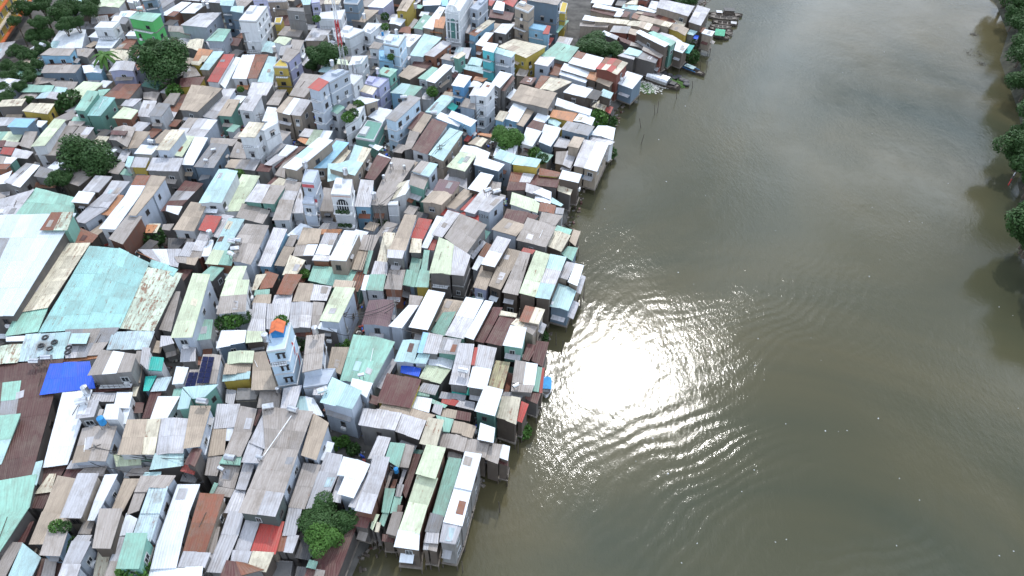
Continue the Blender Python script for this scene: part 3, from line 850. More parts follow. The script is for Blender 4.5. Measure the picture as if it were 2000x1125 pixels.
1770 400 1910 380 1910 520 1760 530 4.5 L g
1570 290 1670 290 1700 350 1560 385 4.6 L g
1940 130 2080 130 2060 310 1910 325 5 M w
2110 340 2235 340 2230 400 2120 430 5 L w
930 1110 1150 1110 1140 1180 980 1190 4 T g
920 790 1300 740 1280 800 920 840 5 D g
1300 570 1395 565 1370 740 1290 740 5 B g
1300 750 1370 740 1330 870 1290 870 4.5 C g
@0 800
-60 80 200 55 20 520 -120 560 6.3 M x k
-200 740 360 640 290 950 -200 1100 6.2 M x
-200 1102 290 952 0 1390 -300 1500 6.2 M x +
350 520 420 505 360 730 310 650 6.3 A x
420 565 660 535 590 660 360 750 5 Z x
340 830 500 800 420 965 290 960 5 Z x
470 645 545 640 500 800 340 820 5.2 C x
800 190 1140 160 1030 500 700 510 7 T l
690 512 1040 505 1030 550 650 580 5.7 L g
820 575 1040 560 1010 650 760 630 5.2 T g
1240 110 1440 105 1380 430 1150 430 7 B w
1440 105 1570 95 1510 430 1382 430 7 C w +
1570 95 1850 95 1790 410 1520 430 7 L w
1510 430 1800 415 1790 545 1465 585 6.5 A x
1110 450 1380 440 1380 540 1135 555 5 Y w
1385 460 1480 455 1480 505 1385 510 5 M w
1860 -30 2060 -30 1955 350 1790 370 8.5 B l
1870 385 1970 400 1900 560 1800 520 8 D x g
1790 545 1920 560 1900 630 1765 595 6 R w a
1300 570 1470 560 1440 640 1220 650 4 T x
1790 620 1960 640 1900 720 1760 700 4 G x
@0 900
650 90 820 90 740 180 600 180 5.2 D x
560 150 740 180 600 510 420 500 6 B g
410 505 720 545 500 800 290 800 6 B g +
760 130 965 130 800 545 590 540 8 L t
830 70 1045 65 1010 125 810 125 5.2 T x
1020 150 1145 145 1020 390 920 390 7 W l
920 392 1020 395 930 570 860 570 7 W l +
1210 180 1365 180 1210 480 1090 480 5.5 B x
1410 125 1575 120 1560 158 1390 158 6 W x
1370 160 1540 160 1430 310 1310 310 6.5 T x
1540 145 1715 150 1640 260 1460 250 8 T l
1460 258 1640 262 1560 515 1370 515 8 I l +
1370 517 1560 520 1480 770 1300 720 8 I l +
1310 320 1420 320 1360 480 1240 520 6.3 T x
1230 530 1340 580 1290 720 1160 740 6.2 T x k
1160 760 1230 760 1160 980 1070 980 6 L x
1070 985 1180 985 1130 1130 1020 1130 6 T x
1730 245 1950 245 1850 505 1640 500 6.5 W g
1640 502 1850 510 1780 780 1540 785 6.5 W g +
1535 790 1780 785 1720 1050 1470 1060 6.5 W g +
1470 1062 1980 1050 1960 1200 1440 1190 6.4 W g
1790 890 2060 900 2000 1045 1730 1045 6.4 L g
1230 720 1440 720 1360 1045 1135 1045 9 M m
970 485 1195 485 1080 860 900 855 8 T d
470 665 670 670 590 920 390 910 7.8 T b s
830 575 930 580 880 720 760 715 6 B g k
760 725 900 725 870 790 710 785 7 L l
700 790 890 795 780 1015 610 1010 7.6 L l
610 1015 790 1020 740 1180 550 1180 7.6 L l +
90 805 220 810 40 1160 -80 1150 5 T x
220 810 400 950 290 1180 60 1180 5.2 W x k
400 970 440 970 400 1180 340 1180 4.5 D x
440 975 560 970 520 1180 390 1180 5 T x
560 970 620 970 560 1180 515 1180 4.5 D x
200 640 330 600 240 800 100 800 4 D x
960 870 1080 900 1020 1180 900 1180 5 C x
1950 330 2190 345 2010 885 1790 880 6.5 U t
@400 800
185 445 360 455 345 545 140 530 6 M x
345 -30 510 0 450 235 275 225 6.3 T g
275 226 455 236 355 455 185 445 6.3 T g +
120 -50 345 -50 290 170 85 185 6 L g
80 190 215 180 190 440 30 460 5.5 B g
215 180 285 175 255 300 200 300 5.6 W g
30 470 170 470 120 650 0 640 5 T g s
160 560 350 560 290 770 130 740 5 T g
120 750 290 780 250 860 50 830 5 T g
90 720 130 730 80 830 40 835 5.2 M g
560 -20 1055 35 915 410 590 380 8 T l
560 60 600 60 590 370 440 310 7.8 L l
430 315 590 330 530 515 360 505 7.3 L l
590 382 915 412 775 820 430 775 8 T l +
425 778 775 822 690 1045 330 1000 8 T E +
525 0 560 0 500 150 470 150 6 D x
380 520 490 530 400 790 300 780 6 L x
290 790 400 805 340 1010 190 1000 5.5 L g
230 1005 385 1015 330 1230 160 1215 5.5 L g
60 860 200 870 180 1010 100 1080 5 L g
160 1217 325 1235 180 1580 20 1570 5.5 L g
1060 45 1210 140 1095 480 945 430 7.6 B l
960 540 1130 560 980 960 820 940 5.5 T x
1190 420 1345 450 1300 640 1110 610 5.5 L x
1110 612 1300 642 1170 940 990 960 5.5 L x +
1300 670 1370 680 1330 900 1230 880 5 L x
1350 460 1610 540 1540 690 1290 640 7 W l
1370 645 1540 690 1460 855 1300 810 7 W l +
1590 600 1620 600 1470 955 1405 940 6.2 L l
1640 460 1805 480 1755 655 1600 620 7 L u
1600 621 1755 656 1690 840 1530 810 7 L u +
1530 811 1690 841 1630 1015 1465 980 7 L u +
1690 265 1815 285 1745 480 1590 485 6 L l
0 1400 100 1410 50 1520 0 1600 5 L g
100 1150 150 1150 100 1400 40 1390 5 T g
@400 900
820 455 950 470 890 720 760 720 5 L x
400 570 540 590 440 885 290 870 5 L g
545 590 775 605 690 905 445 885 5 R t
740 720 810 725 770 880 700 880 4.7 U x k
810 725 920 740 865 890 768 880 4.7 L x +
270 875 460 890 400 1060 240 1060 5.2 U d k
465 890 675 905 600 1085 410 1060 5.3 C d k
210 980 400 1000 580 1065 130 1180 5.5 U g k
950 750 1060 800 1030 970 880 940 3.6 X x a
900 1040 1000 1050 960 1180 870 1180 3.6 X x a
1120 900 1480 650 1300 1130 1040 1000 3.6 D x
1000 1040 1310 1000 1290 1180 960 1180 3.6 D x
1020 970 1105 990 1080 1060 990 1040 4.2 M x a
1085 1065 1175 1080 1150 1180 1060 1160 4.2 T x a
1470 490 1620 560 1590 650 1450 620 5 D x
700 970 860 980 830 1180 640 1180 2 G g f
@700 800
50 -10 420 40 355 205 0 150 6 L g
420 50 660 115 595 285 355 205 6 L x +
680 85 835 110 765 355 600 320 8 Y x
760 65 930 105 890 225 820 215 6 M x
930 115 1150 170 1115 270 905 220 6 B x
1190 135 1335 185 1320 315 1165 280 7.4 W x
830 225 1060 285 1030 405 780 350 5.8 T d
1060 286 1280 330 1240 470 1030 405 5.8 T d +
1280 331 1410 350 1365 520 1240 475 5.8 T d +
1410 345 1480 365 1460 495 1375 465 5.8 W d
1380 475 1460 495 1460 550 1360 520 4.5 D d
310 330 455 350 395 565 260 480 6 M x
455 350 545 370 490 570 395 560 5.7 T x
540 440 610 450 470 850 430 780 4.3 D x
660 355 850 390 760 660 565 610 7.8 Y u k
570 650 775 680 680 945 485 910 6.5 Y u k
485 915 675 950 600 1205 395 1170 6.5 Y u +
390 1175 600 1210 590 1360 350 1325 6.4 W d k
875 480 1005 500 930 770 800 730 5.2 M r
800 735 925 770 840 1045 720 1020 5.2 M r +
700 1020 835 1050 790 1205 650 1190 5.1 G d
660 1200 790 1210 780 1300 640 1290 5 L d k
690 1300 780 1310 765 1390 680 1370 4.6 T d
640 1290 692 1300 680 1370 630 1370 4.6 L d
1035 425 1200 450 1110 780 940 745 6.8 W g
940 746 1110 776 1020 1120 835 1080 6.8 W g +
830 1081 1018 1121 945 1320 790 1295 6.6 L g k
310 600 345 600 290 760 260 760 4.3 T x
340 690 380 690 350 780 310 770 4.4 U x
260 775 360 780 300 1010 225 1000 4.6 M x
380 740 445 745 415 850 360 840 4.7 G x
350 850 430 850 385 1010 310 1010 4.5 K x k
385 935 435 940 415 1010 375 1005 4.8 D x
330 1010 435 1015 370 1240 270 1210 5 T d
150 1020 205 1030 140 1180 115 1160 4 Y x
180 1100 220 1110 200 1195 160 1190 4.2 C x
240 1000 300 1010 250 1140 205 1100 4.2 M x
235 1230 360 1245 345 1290 230 1275 3.5 D d
440 570 480 575 420 745 390 740 4.4 D x k
550 390 640 400 600 450 530 440 4 H x
880 420 1020 430 1000 495 870 470 4.5 C x k
@400 600
655 140 845 148 785 405 600 430 14 A p f
160 240 405 235 390 340 115 385 6 W b k
410 240 595 245 580 330 400 345 5.6 Y d
990 290 1170 270 1140 600 950 640 8.5 T l
990 610 1275 595 1200 750 960 780 6.8 T l f
230 445 480 430 465 540 215 555 6 Y g
200 560 460 540 440 640 180 650 5.6 B g
180 655 445 635 435 700 170 725 5.3 A y
475 450 595 440 705 795 455 800 5.5 B g
320 790 540 790 500 900 300 905 4 C g f
540 830 750 800 730 980 510 980 4.5 T g
770 800 950 770 880 1000 735 1000 5.7 L x
900 870 1070 900 1160 1060 880 1010 5 A x s
1070 760 1200 750 1170 850 1055 850 6.2 L l
1440 700 1640 745 1580 890 1420 770 7.4 W l
1240 695 1530 830 1440 1000 1130 920 8 A l
1450 265 1850 345 1640 740 1320 705 6.5 M l
1240 395 1410 400 1330 650 1200 590 5.5 B g
1130 150 1310 155 1290 240 1100 205 6 W x
450 350 590 345 580 410 450 430 3.8 G x
880 215 1090 215 1080 290 890 280 3.8 U x k
210 810 310 820 280 960 200 930 3.5 L g
1240 900 1560 990 1440 1100 1150 1010 3.6 U x k
'''
ROOFS=[]  # parsed
cur=None
for line in DATA.strip().split('\n'):
    if line[0]=='@': cur=tuple(int(x) for x in line[1:].split()); continue
    t=line.split(); q=[int(x) for x in t[:8]]
    P=[(cur[0]+q[2*i]/5,cur[1]+q[2*i+1]/5) for i in range(4)]
    ROOFS.append(dict(P=P,z=float(t[8]),c=t[9],w=t[10],fl=''.join(t[11:])))
houses=[]
for r in ROOFS:
    if '+' in r['fl']: houses[-1].append(r)
    else: houses.append([r])
def hidden(px,py,own):
    for r in ROOFS:
        if r is own: continue
        b=r.get('bb')
        if b is None:
            b=r['bb']=(min(p[0] for p in r['P']),min(p[1] for p in r['P']),max(p[0] for p in r['P']),max(p[1] for p in r['P']))
        if b[0]<px<b[2] and b[1]<py<b[3] and inside(px,py,r['P']): return True
    return False
# shared window meshes (unit: 1 wide, 1 tall, in the x-z plane facing -y)
def win_frame():
    m=MB(); t=.09
    m.box((0,-.03,.5-t/2),(1,.10,t)); m.box((0,-.03,-.5+t/2),(1.12,.16,t)); m.box((-.5+t/2,-.03,0),(t,.10,1-2*t)); m.box((.5-t/2,-.03,0),(t,.10,1-2*t)); m.box((0,-.03,0),(.05,.08,1-2*t))
    return m
def tmpmesh(m,name,mm):
    me=bpy.data.meshes.new(name); me.from_pydata(m.v,[],m.f); me.materials.append(mm); return me
WF=[tmpmesh(win_frame(),'window',M_frame),tmpmesh(win_frame(),'window',M_darkf)]
pm=MB(); pm.box((0,.0,0),(.9,.05,.9)); WP=tmpmesh(pm,'pane',M_glass)
sm_=MB(); 
for i in range(4): sm_.box((-.33+.22*i,-.09,0),(.035,.03,.95))
WB=tmpmesh(sm_,'window_bar',M_darkf)
am=MB(); am.box((0,-.22,0),(.85,.4,.6)); AC=tmpmesh(am,'air_conditioner',M_white)
hm=MB(); hm.quadbox([(-.65,-.55,-.12),(.65,-.55,-.12),(.65,.0,.1),(-.65,.0,.1)],[(-.65,-.55,-.08),(.65,-.55,-.08),(.65,.0,.14),(-.65,.0,.14)]); HD=tmpmesh(hm,'window_awning',ROOF['G'])
def build_house(i,secs):
    m0=secs[0]
    allP=[p for s in secs for p in s['P']]
    cpx=(sum(p[0] for p in allP)/len(allP),sum(p[1] for p in allP)/len(allP))
    base=at(cpx[0],cpx[1],m0['z']); base.z=0
    z0=m0['z']; water_=False
    wc=[at(p[0],p[1],m0['z']) for p in m0['P']]
    cen=sum(wc,Vector())/4
    water_= not all(onland(cen.lerp(p,.9)) for p in wc)
    ar=sum(area2([(at(*p,s['z']).x,at(*p,s['z']).y) for p in s['P']]) for s in secs)
    awn='a' in m0['fl']
    if awn: kind='awning'
    elif ar>260: kind='warehouse'
    elif water_: kind='stilt_house'
    elif z0>=8.5: kind='townhouse'
    elif ar<8: kind='lean_to'
    elif ar<15: kind='shed'
    elif z0<5: kind='shack'
    elif z0<6.4: kind='tin_roofed_house'
    else: kind='two_storey_house'
    root=empty(kind,base)
    info=dict(o=root,kind=kind,px=cpx,c=m0['c'],w=m0['w'],area=ar,secs=secs)
    for s in secs: build_section(root,base,s,water_,awn,info)
    return info
def build_section(root,base,s,overwater,awn,info):
    z=s['z']; fl=s['fl']; h_=hash((int(s['P'][0][0]*5),int(s['P'][2][1]*5)))%1000/1000.
    rr=random.Random(int(s['P'][0][0]*50+s['P'][2][1]*7))
    P0=[at(p[0],p[1],z) for p in s['P']]
    Wd=((P0[1]-P0[0]).length+(P0[2]-P0[3]).length)/2; Ln=((P0[3]-P0[0]).length+(P0[2]-P0[1]).length)/2
    flat='f' in fl
    # tilt along the longer direction
    if flat: dz=[0,0,0,0]
    else:
        k=min(.55,.05*max(Wd,Ln))*(1 if rr.random()<.7 else -.5)
        dz=[k,k,-k*.6,-k*.6] if Ln>=Wd*.8 else ([k,-k*.6,-k*.6,k] if rr.random()<.5 else [-k*.6,k,k,-k*.6])
        if z<4: dz=[d*.5 for d in dz]
        dz=[d+rr.uniform(-.05,.05) for d in dz]
    C=[at(p[0],p[1],z+d)-base for p,d in zip(s['P'],dz)]   # TL TR BR BL
    ridge=0
    if not flat and z<8.9 and (('g' in fl) or (rr.random()<.22 and 3.2<Wd<9 and not awn and Wd>Ln*.35)): ridge=Wd*(.13 if 'g' in fl else .06)
    def pt(u,v,up=0):
        a=C[0].lerp(C[1],u); b_=C[3].lerp(C[2],u); p=a.lerp(b_,v).copy()
        if ridge: p.z+=ridge*(1-abs(2*u-1))-ridge*.5
        p.z+=up; return p
    su=[0,.5,1] if ridge else [0,1]
    # walls
    eu=min(.12,(.02 if flat else .22)/max(Wd,.1)); ev=min(.12,(.02 if flat else .22)/max(Ln,.1))
    ring=[(eu,ev)]+([(.5,ev)] if ridge else [])+[(1-eu,ev),(1-eu,1-ev)]+([(.5,1-ev)] if ridge else [])+[(eu,1-ev)]
    top=[pt(u,v,-.07) for u,v in ring]; zb=(.15 if overwater else -.05)
    if awn:
        mp=MB()
        for u,v in ((.06,.06),(.94,.06),(.94,.94),(.06,.94)):
            p=pt(u,v); mp=MB(); mp.tube((p.x,p.y,-.3 if not overwater else -2.5),(p.x,p.y,p.z-.03),.05); mp.build('post',M_wood,root)
    else:
        if z>=3.0 and not flat: zb=zb
        n=len(top); vs=list(top)+[Vector((p.x,p.y,zb)) for p in top]
        fs=[(j,(j+1)%n,n+(j+1)%n,n+j) for j in range(n)]+[tuple(range(n))]
        mesh('wall',vs,fs,WALL[s['w']],root)
        if overwater:
            vs=[];mb=MB()
            F4=[pt(u,v) for u,v in ((-.01,-.01),(1.01,-.01),(1.01,1.01),(-.01,1.01))]
            mb.quadbox([(p.x,p.y,-.05) for p in F4[::-1]],[(p.x,p.y,.16) for p in F4[::-1]]); mb.build('floor_deck',M_wood2,root)
            nu_=max(2,int(Wd/2.4)+1); nv_=max(2,int(Ln/2.6)+1)
            for a in range(nu_):
                for b_ in range(nv_):
                    if 0<a<nu_-1 and 0<b_<nv_-1: continue
                    p=pt(.03+.94*a/(nu_-1),.03+.94*b_/(nv_-1)); mb=MB(); mb.tube((p.x+rr.uniform(-.15,.15),p.y+rr.uniform(-.15,.15),-5),(p.x,p.y,0),.09); mb.build('stilt',M_wood,root)
    rm=ROOF[s['c']]
    if flat:
        v4=[pt(u,v,-.45) for u,v in ((0,0),(1,0),(1,1),(0,1))]
        d=MB(); d.quadbox([p-Vector((0,0,.15)) for p in v4[::-1]],v4[::-1]);
        i_=.16
        deck=mesh('roof',d.v,d.f,rm,root,uv=[(v[0],v[1]) for v in d.v])
        pw_=WALL[s['w'] if s['w'] in 'wlSvgn' else 'w']
        a_=min(.2,.17/Wd); b_=min(.2,.17/Ln)
        for (u0,v0,u1,v1) in ((0,0,1,b_),(0,1-b_,1,1),(0,b_,a_,1-b_),(1-a_,b_,1,1-b_)):
            q=[pt(u,v) for u,v in ((u0,v0),(u1,v0),(u1,v1),(u0,v1))][::-1]
            m=MB(); m.quadbox([p-Vector((0,0,.44)) for p in q],q); m.build('parapet',pw_,root)
        # low roofs and clutter kept on the deck
        if Wd*Ln>18 and rr.random()<.8:
            u0=rr.choice([.12,.5]); v0=rr.choice([.1,.45]); q=[pt(u,v,-.4) for u,v in ((u0,v0),(u0+.36,v0),(u0+.36,v0+.42),(u0,v0+.42))][::-1]
            m=MB(); m.quadbox([p for p in q],[p+Vector((0,0,1.0)) for p in q]); m.build('stair_hut',pw_,root)
    else:
        th=.07
        vs=[];uvs=[]
        for v in (0,1):
            for u in su: vs.append(pt(u,v)); uvs.append((u*Wd,v*Ln))
        for v in (0,1):
            for u in su: vs.append(pt(u,v,-th)); uvs.append((u*Wd,v*Ln))
        k=len(su); fs=[]
        for j in range(k-1): fs+=[(j,j+k,j+k+1,j+1),(2*k+j,2*k+j+1,3*k+j+1,3*k+j)]
        for j in range(k-1): fs+=[(j,j+1,2*k+j+1,2*k+j),(k+j,3*k+j,3*k+j+1,k+j+1)]
        fs+=[(0,2*k,3*k,k),(k-1,2*k-1,4*k-1,3*k-1)]
        roof=mesh('roof',vs,fs,rm,root,uv=uvs)
        # corrugated sheets, laid in courses
        nu=max(1,round(Wd/2.4)); nv=max(1,round(Ln/4.0))
        if ridge and nu%2: nu+=1
        nu=min(nu,16); nv=min(nv,4 if Wd*Ln>260 else 14)
        far=P0[0].y>190
        cross='x' in fl
        pk=.42 if 'k' in fl else (.035 if s['c'] not in 'VXa' else 0)
        pal={'U':'UUUDDLB','D':'DDUGLB','W':'WLUCA','Y':'YYCMU','C':'CCBTU','B':'BTTC','T':'TLLBW','M':'MAYU','G':'GLUTX','L':'LWTGI','R':'RUDC','O':'OCUB','I':'IILSGA','N':'NCYU'}.get(s['c'],'LTUBDGMC')
        pit=.34 if not far else .5
        for a in range(nu):
            for b_ in range(nv):
                u0,u1=a/nu,(a+1)/nu; v0,v1=b_/nv,(b_+1)/nv
                lap=min(.12/max(Ln,1),.02)
                lift=.035+.012*(a%2)+.022*((nv-b_) % 3)+rr.uniform(0,.012)
                uu0=max(0,u0-.0) - (.004 if a==0 else 0)
                uu1=u1+(.004 if a==nu-1 else 0)
                v1_=v1+lap; v0_=v0-(lap if b_==0 else 0)
                if s['c']!='V' and b_==nv-1: v1_+=rr.uniform(-.12,.38 if pk>.1 else .22)/Ln
                if b_==0: v0_-=rr.uniform(-.05,.2)/Ln
                su_w=(u1-u0)*Wd; nr=max(2,min(12,int(su_w/pit)))
                vs=[];uv=[]
                for v in (v0_,v1_):
                    for j in range(2*nr+1):
                        t=j/(2*nr); u=uu0+(uu1-uu0)*t
                        q=pt(u,v,lift+(.034 if j%2 else 0)); vs.append(q); uv.append((u*Wd,v*Ln))
                k=2*nr+1
                fs=[(j,j+k,j+k+1,j+1) for j in range(k-1)]
                mt=rm
                if 's' in fl and a%2==1: mt=ROOF['W']
                elif pk and rr.random()<pk: mt=ROOF[rr.choice(pal)]
                mesh('roof_sheet',vs,fs,mt,roof,uv=uv)
        # loose patches laid over the roof
        if s['c'] not in 'VXFEa' and Wd>2.5 and Ln>3 and rr.random()<.2:
            for _ in range(rr.choice([1,1,2])):
                w_=rr.uniform(.8,1.3)/Wd; l_=rr.uniform(1.2,2.6)/Ln; u0=rr.uniform(.04,.94-w_) if w_<.85 else .05; v0=rr.uniform(.04,max(.05,.94-l_)); k_=rr.uniform(-.08,.08)
                q=[pt(u,min(v,1.02),.13) for u,v in ((u0,v0),(u0+w_,v0+k_/3),(u0+w_*1.02,v0+l_+k_/3),(u0,v0+l_))]
                mesh('patch_sheet',q+[p-Vector((0,0,.04)) for p in q],[(3,2,1,0),(4,5,6,7)]+[(i,(i+1)%4,4+(i+1)%4,4+i) for i in range(4)],ROOF[rr.choice(pal+'LTLTG')],roof,uv=[(0,0),(1,0),(1,2),(0,2)]*2)
        if Wd*Ln>25 and rr.random()<.35 and s['c'] not in 'VF':
            q0=pt(rr.uniform(.1,.9),rr.uniform(.1,.4),.17); q1=q0+(pt(.5,.9)-pt(.5,.1)).normalized()*min(Ln*.5,rr.uniform(1.5,4)); q1.x+=rr.uniform(-.5,.5)
            mb=MB(); mb.tube(q0,q1,.05,None,4); mb.build('batten',rr.choice([M_wood2,M_wood,M_white]),roof)
    # windows on the two walls turned to the viewer
    if z>=5.4 and not awn:
        zfl=0.3
        for side,(ia,ib) in enumerate((((eu,1-ev),(1-eu,1-ev)),((1-eu,1-ev),(1-eu,ev)))):
            A=pt(*ia); B_=pt(*ib); L=(B_-A).xy.length
            if L<2.2: continue
            tdir=(B_-A); tdir.z=0; tdir.normalize(); nrm=Vector((tdir.y,-tdir.x,0))
            rz=math.atan2(tdir.y,tdir.x)
            lev=z-1.7
            while lev>1.5:
                cnt=max(1,min(3,int(L/3.0)))
                for j in range(cnt):
                    t=(j+.5)/cnt+rr.uniform(-.06,.06); c=A+tdir*(L*t); c.z=lev-.2
                    wp=pix(c+base)
                    if not(-20<wp[0]<2020 and -20<wp[1]<1145) or rr.random()<.25: continue
                    if hidden(wp[0],wp[1],s): continue
                    if s['w'] in 'xud' and rr.random()<.5: continue
                    ww=rr.choice([.8,1.0,1.3]); wh=rr.choice([1.0,1.2,1.3])
                    fr=inst('window',WF[rr.random()<.4],root,c+nrm*.02,rz,(ww,1,wh))
                    inst('pane',WP,fr,(0,0,0))
                    if rr.random()<.5: inst('window_bars',WB,fr,(0,0,0))
                    if rr.random()<.22: inst('air_conditioner',AC,root,c+nrm*.05+Vector((0,0,-1.0)),rz)
                    if rr.random()<.12: inst('window_awning',HD,root,c+nrm*.02+Vector((0,0,wh*.5+.15)),rz)
                lev-=3.1
    # canopies, floor bands and balconies that break up the walls
    if awn: return
    for side,(ia,ib) in enumerate((((eu,1-ev),(1-eu,1-ev)),((1-eu,1-ev),(1-eu,ev)))):
        A=pt(*ia); B_=pt(*ib); L=(B_-A).xy.length
        if L<1.8: continue
        tdir=(B_-A); tdir.z=0; tdir.normalize(); nrm=Vector((tdir.y,-tdir.x,0)); rz=math.atan2(tdir.y,tdir.x)
        lev=z-rr.uniform(2.3,2.8)
        while lev>1.6:
            mid=A+tdir*(L/2)+nrm*.5; mid.z=lev
            wp=pix(mid+base)
            if -20<wp[0]<2020 and -20<wp[1]<1145 and not hidden(wp[0],wp[1],s):
                if flat or z>8.4:
                    mb=MB(); c=A+tdir*(L/2)+nrm*.06; mb.box((c.x,c.y,lev-.45),(L*1.0,.2,.22),rz); mb.build('floor_band',WALL['w' if s['w'] in 'wlvpS' else 'g'],root)
                    if side==0 and rr.random()<.5 and L>2.4:
                        mb=MB(); c=A+tdir*(L/2)+nrm*.5; mb.box((c.x,c.y,lev-.45),(L*.8,.9,.12),rz); 
                        e0=c-tdir*L*.4+nrm*.42; e1=c+tdir*L*.4+nrm*.42
                        bal=mb.build('balcony',WALL['w'],root); mb=MB()
                        for zz in (.0,.45): mb.tube((e0.x,e0.y,lev+zz),(e1.x,e1.y,lev+zz),.035,None,4)
                        for q in range(7):
                            p=e0.lerp(e1,q/6); mb.tube((p.x,p.y,lev-.4),(p.x,p.y,lev+.45),.025,None,4)
                        mb.build('railing',M_darkf,bal)
                elif rr.random()<(.62 if side==0 else .3):
                    dd=rr.uniform(.7,1.4); x0=rr.uniform(0,.2)*L; x1=L*rr.uniform(.75,1.0); q=[]
                    for X,D,Z in ((x0,0,0),(x1,0,0),(x1,dd,-.35),(x0,dd,-.35)):
                        p=A+tdir*X+nrm*D; p.z=lev+.2+Z; q.append(p)
                    mesh('canopy',q+[p-Vector((0,0,.06)) for p in q],[(3,2,1,0),(4,5,6,7)]+[(i,(i+1)%4,4+(i+1)%4,4+i) for i in range(4)],ROOF[rr.choice('LTUDGWBTLG')],root,uv=[(0,0),(x1-x0,0),(x1-x0,1),(0,1)]*2)
            lev-=3.0
HI=[build_house(i,s) for i,s in enumerate(houses)]
# ---------------------------------------------------------------- infill: low sheds between the houses
OCC={}
def cell(x,y): return (int(math.floor(x/.6)),int(math.floor(y/.6)))
def fill_poly(P):
    xs=[p[0] for p in P]; ys=[p[1] for p in P]
    for i in range(int(min(xs)/.6)-1,int(max(xs)/.6)+2):
        for j in range(int(min(ys)/.6)-1,int(max(ys)/.6)+2):
            if inside((i+.5)*.6,(j+.5)*.6,P): OCC[(i,j)]=1
for r in ROOFS: fill_poly([(at(*p,r['z']).x,at(*p,r['z']).y) for p in r['P']])
KEEP=[[(1105,-40),(1175,-40),(1165,60),(1110,110),(1075,90)],[(-100,-80),(250,-80),(150,60),(60,140),(20,200),(-100,220)],
 [(690,560),(790,560),(775,640),(690,650)],[(1120,60),(1250,60),(1250,115),(1120,115)],[(600,80),(655,80),(655,145),(600,145)],[(640,880),(730,880),(720,900),(640,895)],
 [(800,228),(830,220),(960,245),(940,290),(880,270),(810,250)],[(205,915),(235,905),(400,905),(400,945),(300,920),(215,925)],[(590,415),(740,440),(745,455),(590,440)]]
KW=[[(at(x,y,0).x,at(x,y,0).y) for x,y in P] for P in KEEP]
frnd=random.Random(3)
def free(P):
    for i in range(4):
        a,b=P[i],P[(i+1)%4]
        for t in (0,.25,.5,.75):
            x=a[0]+(b[0]-a[0])*t; y=a[1]+(b[1]-a[1])*t
            if cell(x,y) in OCC: return False
    for u in (.2,.4,.6,.8):
        for v in (.2,.4,.6,.8):
            x=(P[0][0]*(1-u)+P[1][0]*u)*(1-v)+(P[3][0]*(1-u)+P[2][0]*u)*v; y=(P[0][1]*(1-u)+P[1][1]*u)*(1-v)+(P[3][1]*(1-u)+P[2][1]*u)*v
            if cell(x,y) in OCC: return False
    return True
FILL=[]
ymax=at(700,-40,0).y
for (w_,l_,zz,tries) in ((7,9,5.2,2500),(5.5,7,4.8,4000),(4,6,4.2,7000),(3.2,4,3.7,9000),(2.4,3.2,3.3,9000)):
    for _ in range(tries):
        x=frnd.uniform(-190,90); y=frnd.uniform(20,ymax)
        q=pix((x,y,zz))
        if not(-30<q[0]<1400 and -25<q[1]<1150): continue
        if cell(x,y) in OCC: continue
        c=Vector((x,y,0))
        if not onland(c): continue
        if any(inside(x,y,K) for K in KW): continue
        a=R(-22 if y<130 else -12)+R(frnd.uniform(-6,6)); 
        if x>20 and y>110: a=R(-18)
        sw_=w_*frnd.uniform(.8,1.15)/2; sl_=l_*frnd.uniform(.8,1.15)/2
        P=[]
        for dx_,dy_ in ((-1,1),(1,1),(1,-1),(-1,-1)):
            X,Y=dx_*sw_,dy_*sl_; P.append((x+X*math.cos(a)-Y*math.sin(a),y+X*math.sin(a)+Y*math.cos(a)))
        if not free(P) or not all(onland(Vector((p[0],p[1],0))) for p in P): continue
        fill_poly(P)
        z=zz+frnd.uniform(-.3,.3)
        col=frnd.choice('LLLWWTTTBBGDMACUY'); 
        if zz<4: col=frnd.choice('LTBGDUMWTX')
        r=dict(P=[pix((p[0],p[1],z)) for p in P],z=z,c=col,w=frnd.choice('gglwtxd'),fl='k' if frnd.random()<.3 else ('s' if frnd.random()<.1 else ''),fill=1)
        FILL.append(r)
# leave out the ones the photograph's view cannot reach
def seen(r):
    P=r['P']; n=0
    for u in (.15,.5,.85):
        for v in (.15,.5,.85):
            x=(P[0][0]*(1-u)+P[1][0]*u)*(1-v)+(P[3][0]*(1-u)+P[2][0]*u)*v; y=(P[0][1]*(1-u)+P[1][1]*u)*(1-v)+(P[3][1]*(1-u)+P[2][1]*u)*v
            if not hidden(x,y,r): n+=1
    r['n']=n; return n>=4
FILL=[r for r in FILL if seen(r)]
FILL=sorted(FILL,key=lambda r:-r['n']*math.sqrt(area2(r['P'])))[:230]
ROOFS+=FILL
for r in FILL: HI.append(build_house(0,[r]))
print('fill',len(FILL))
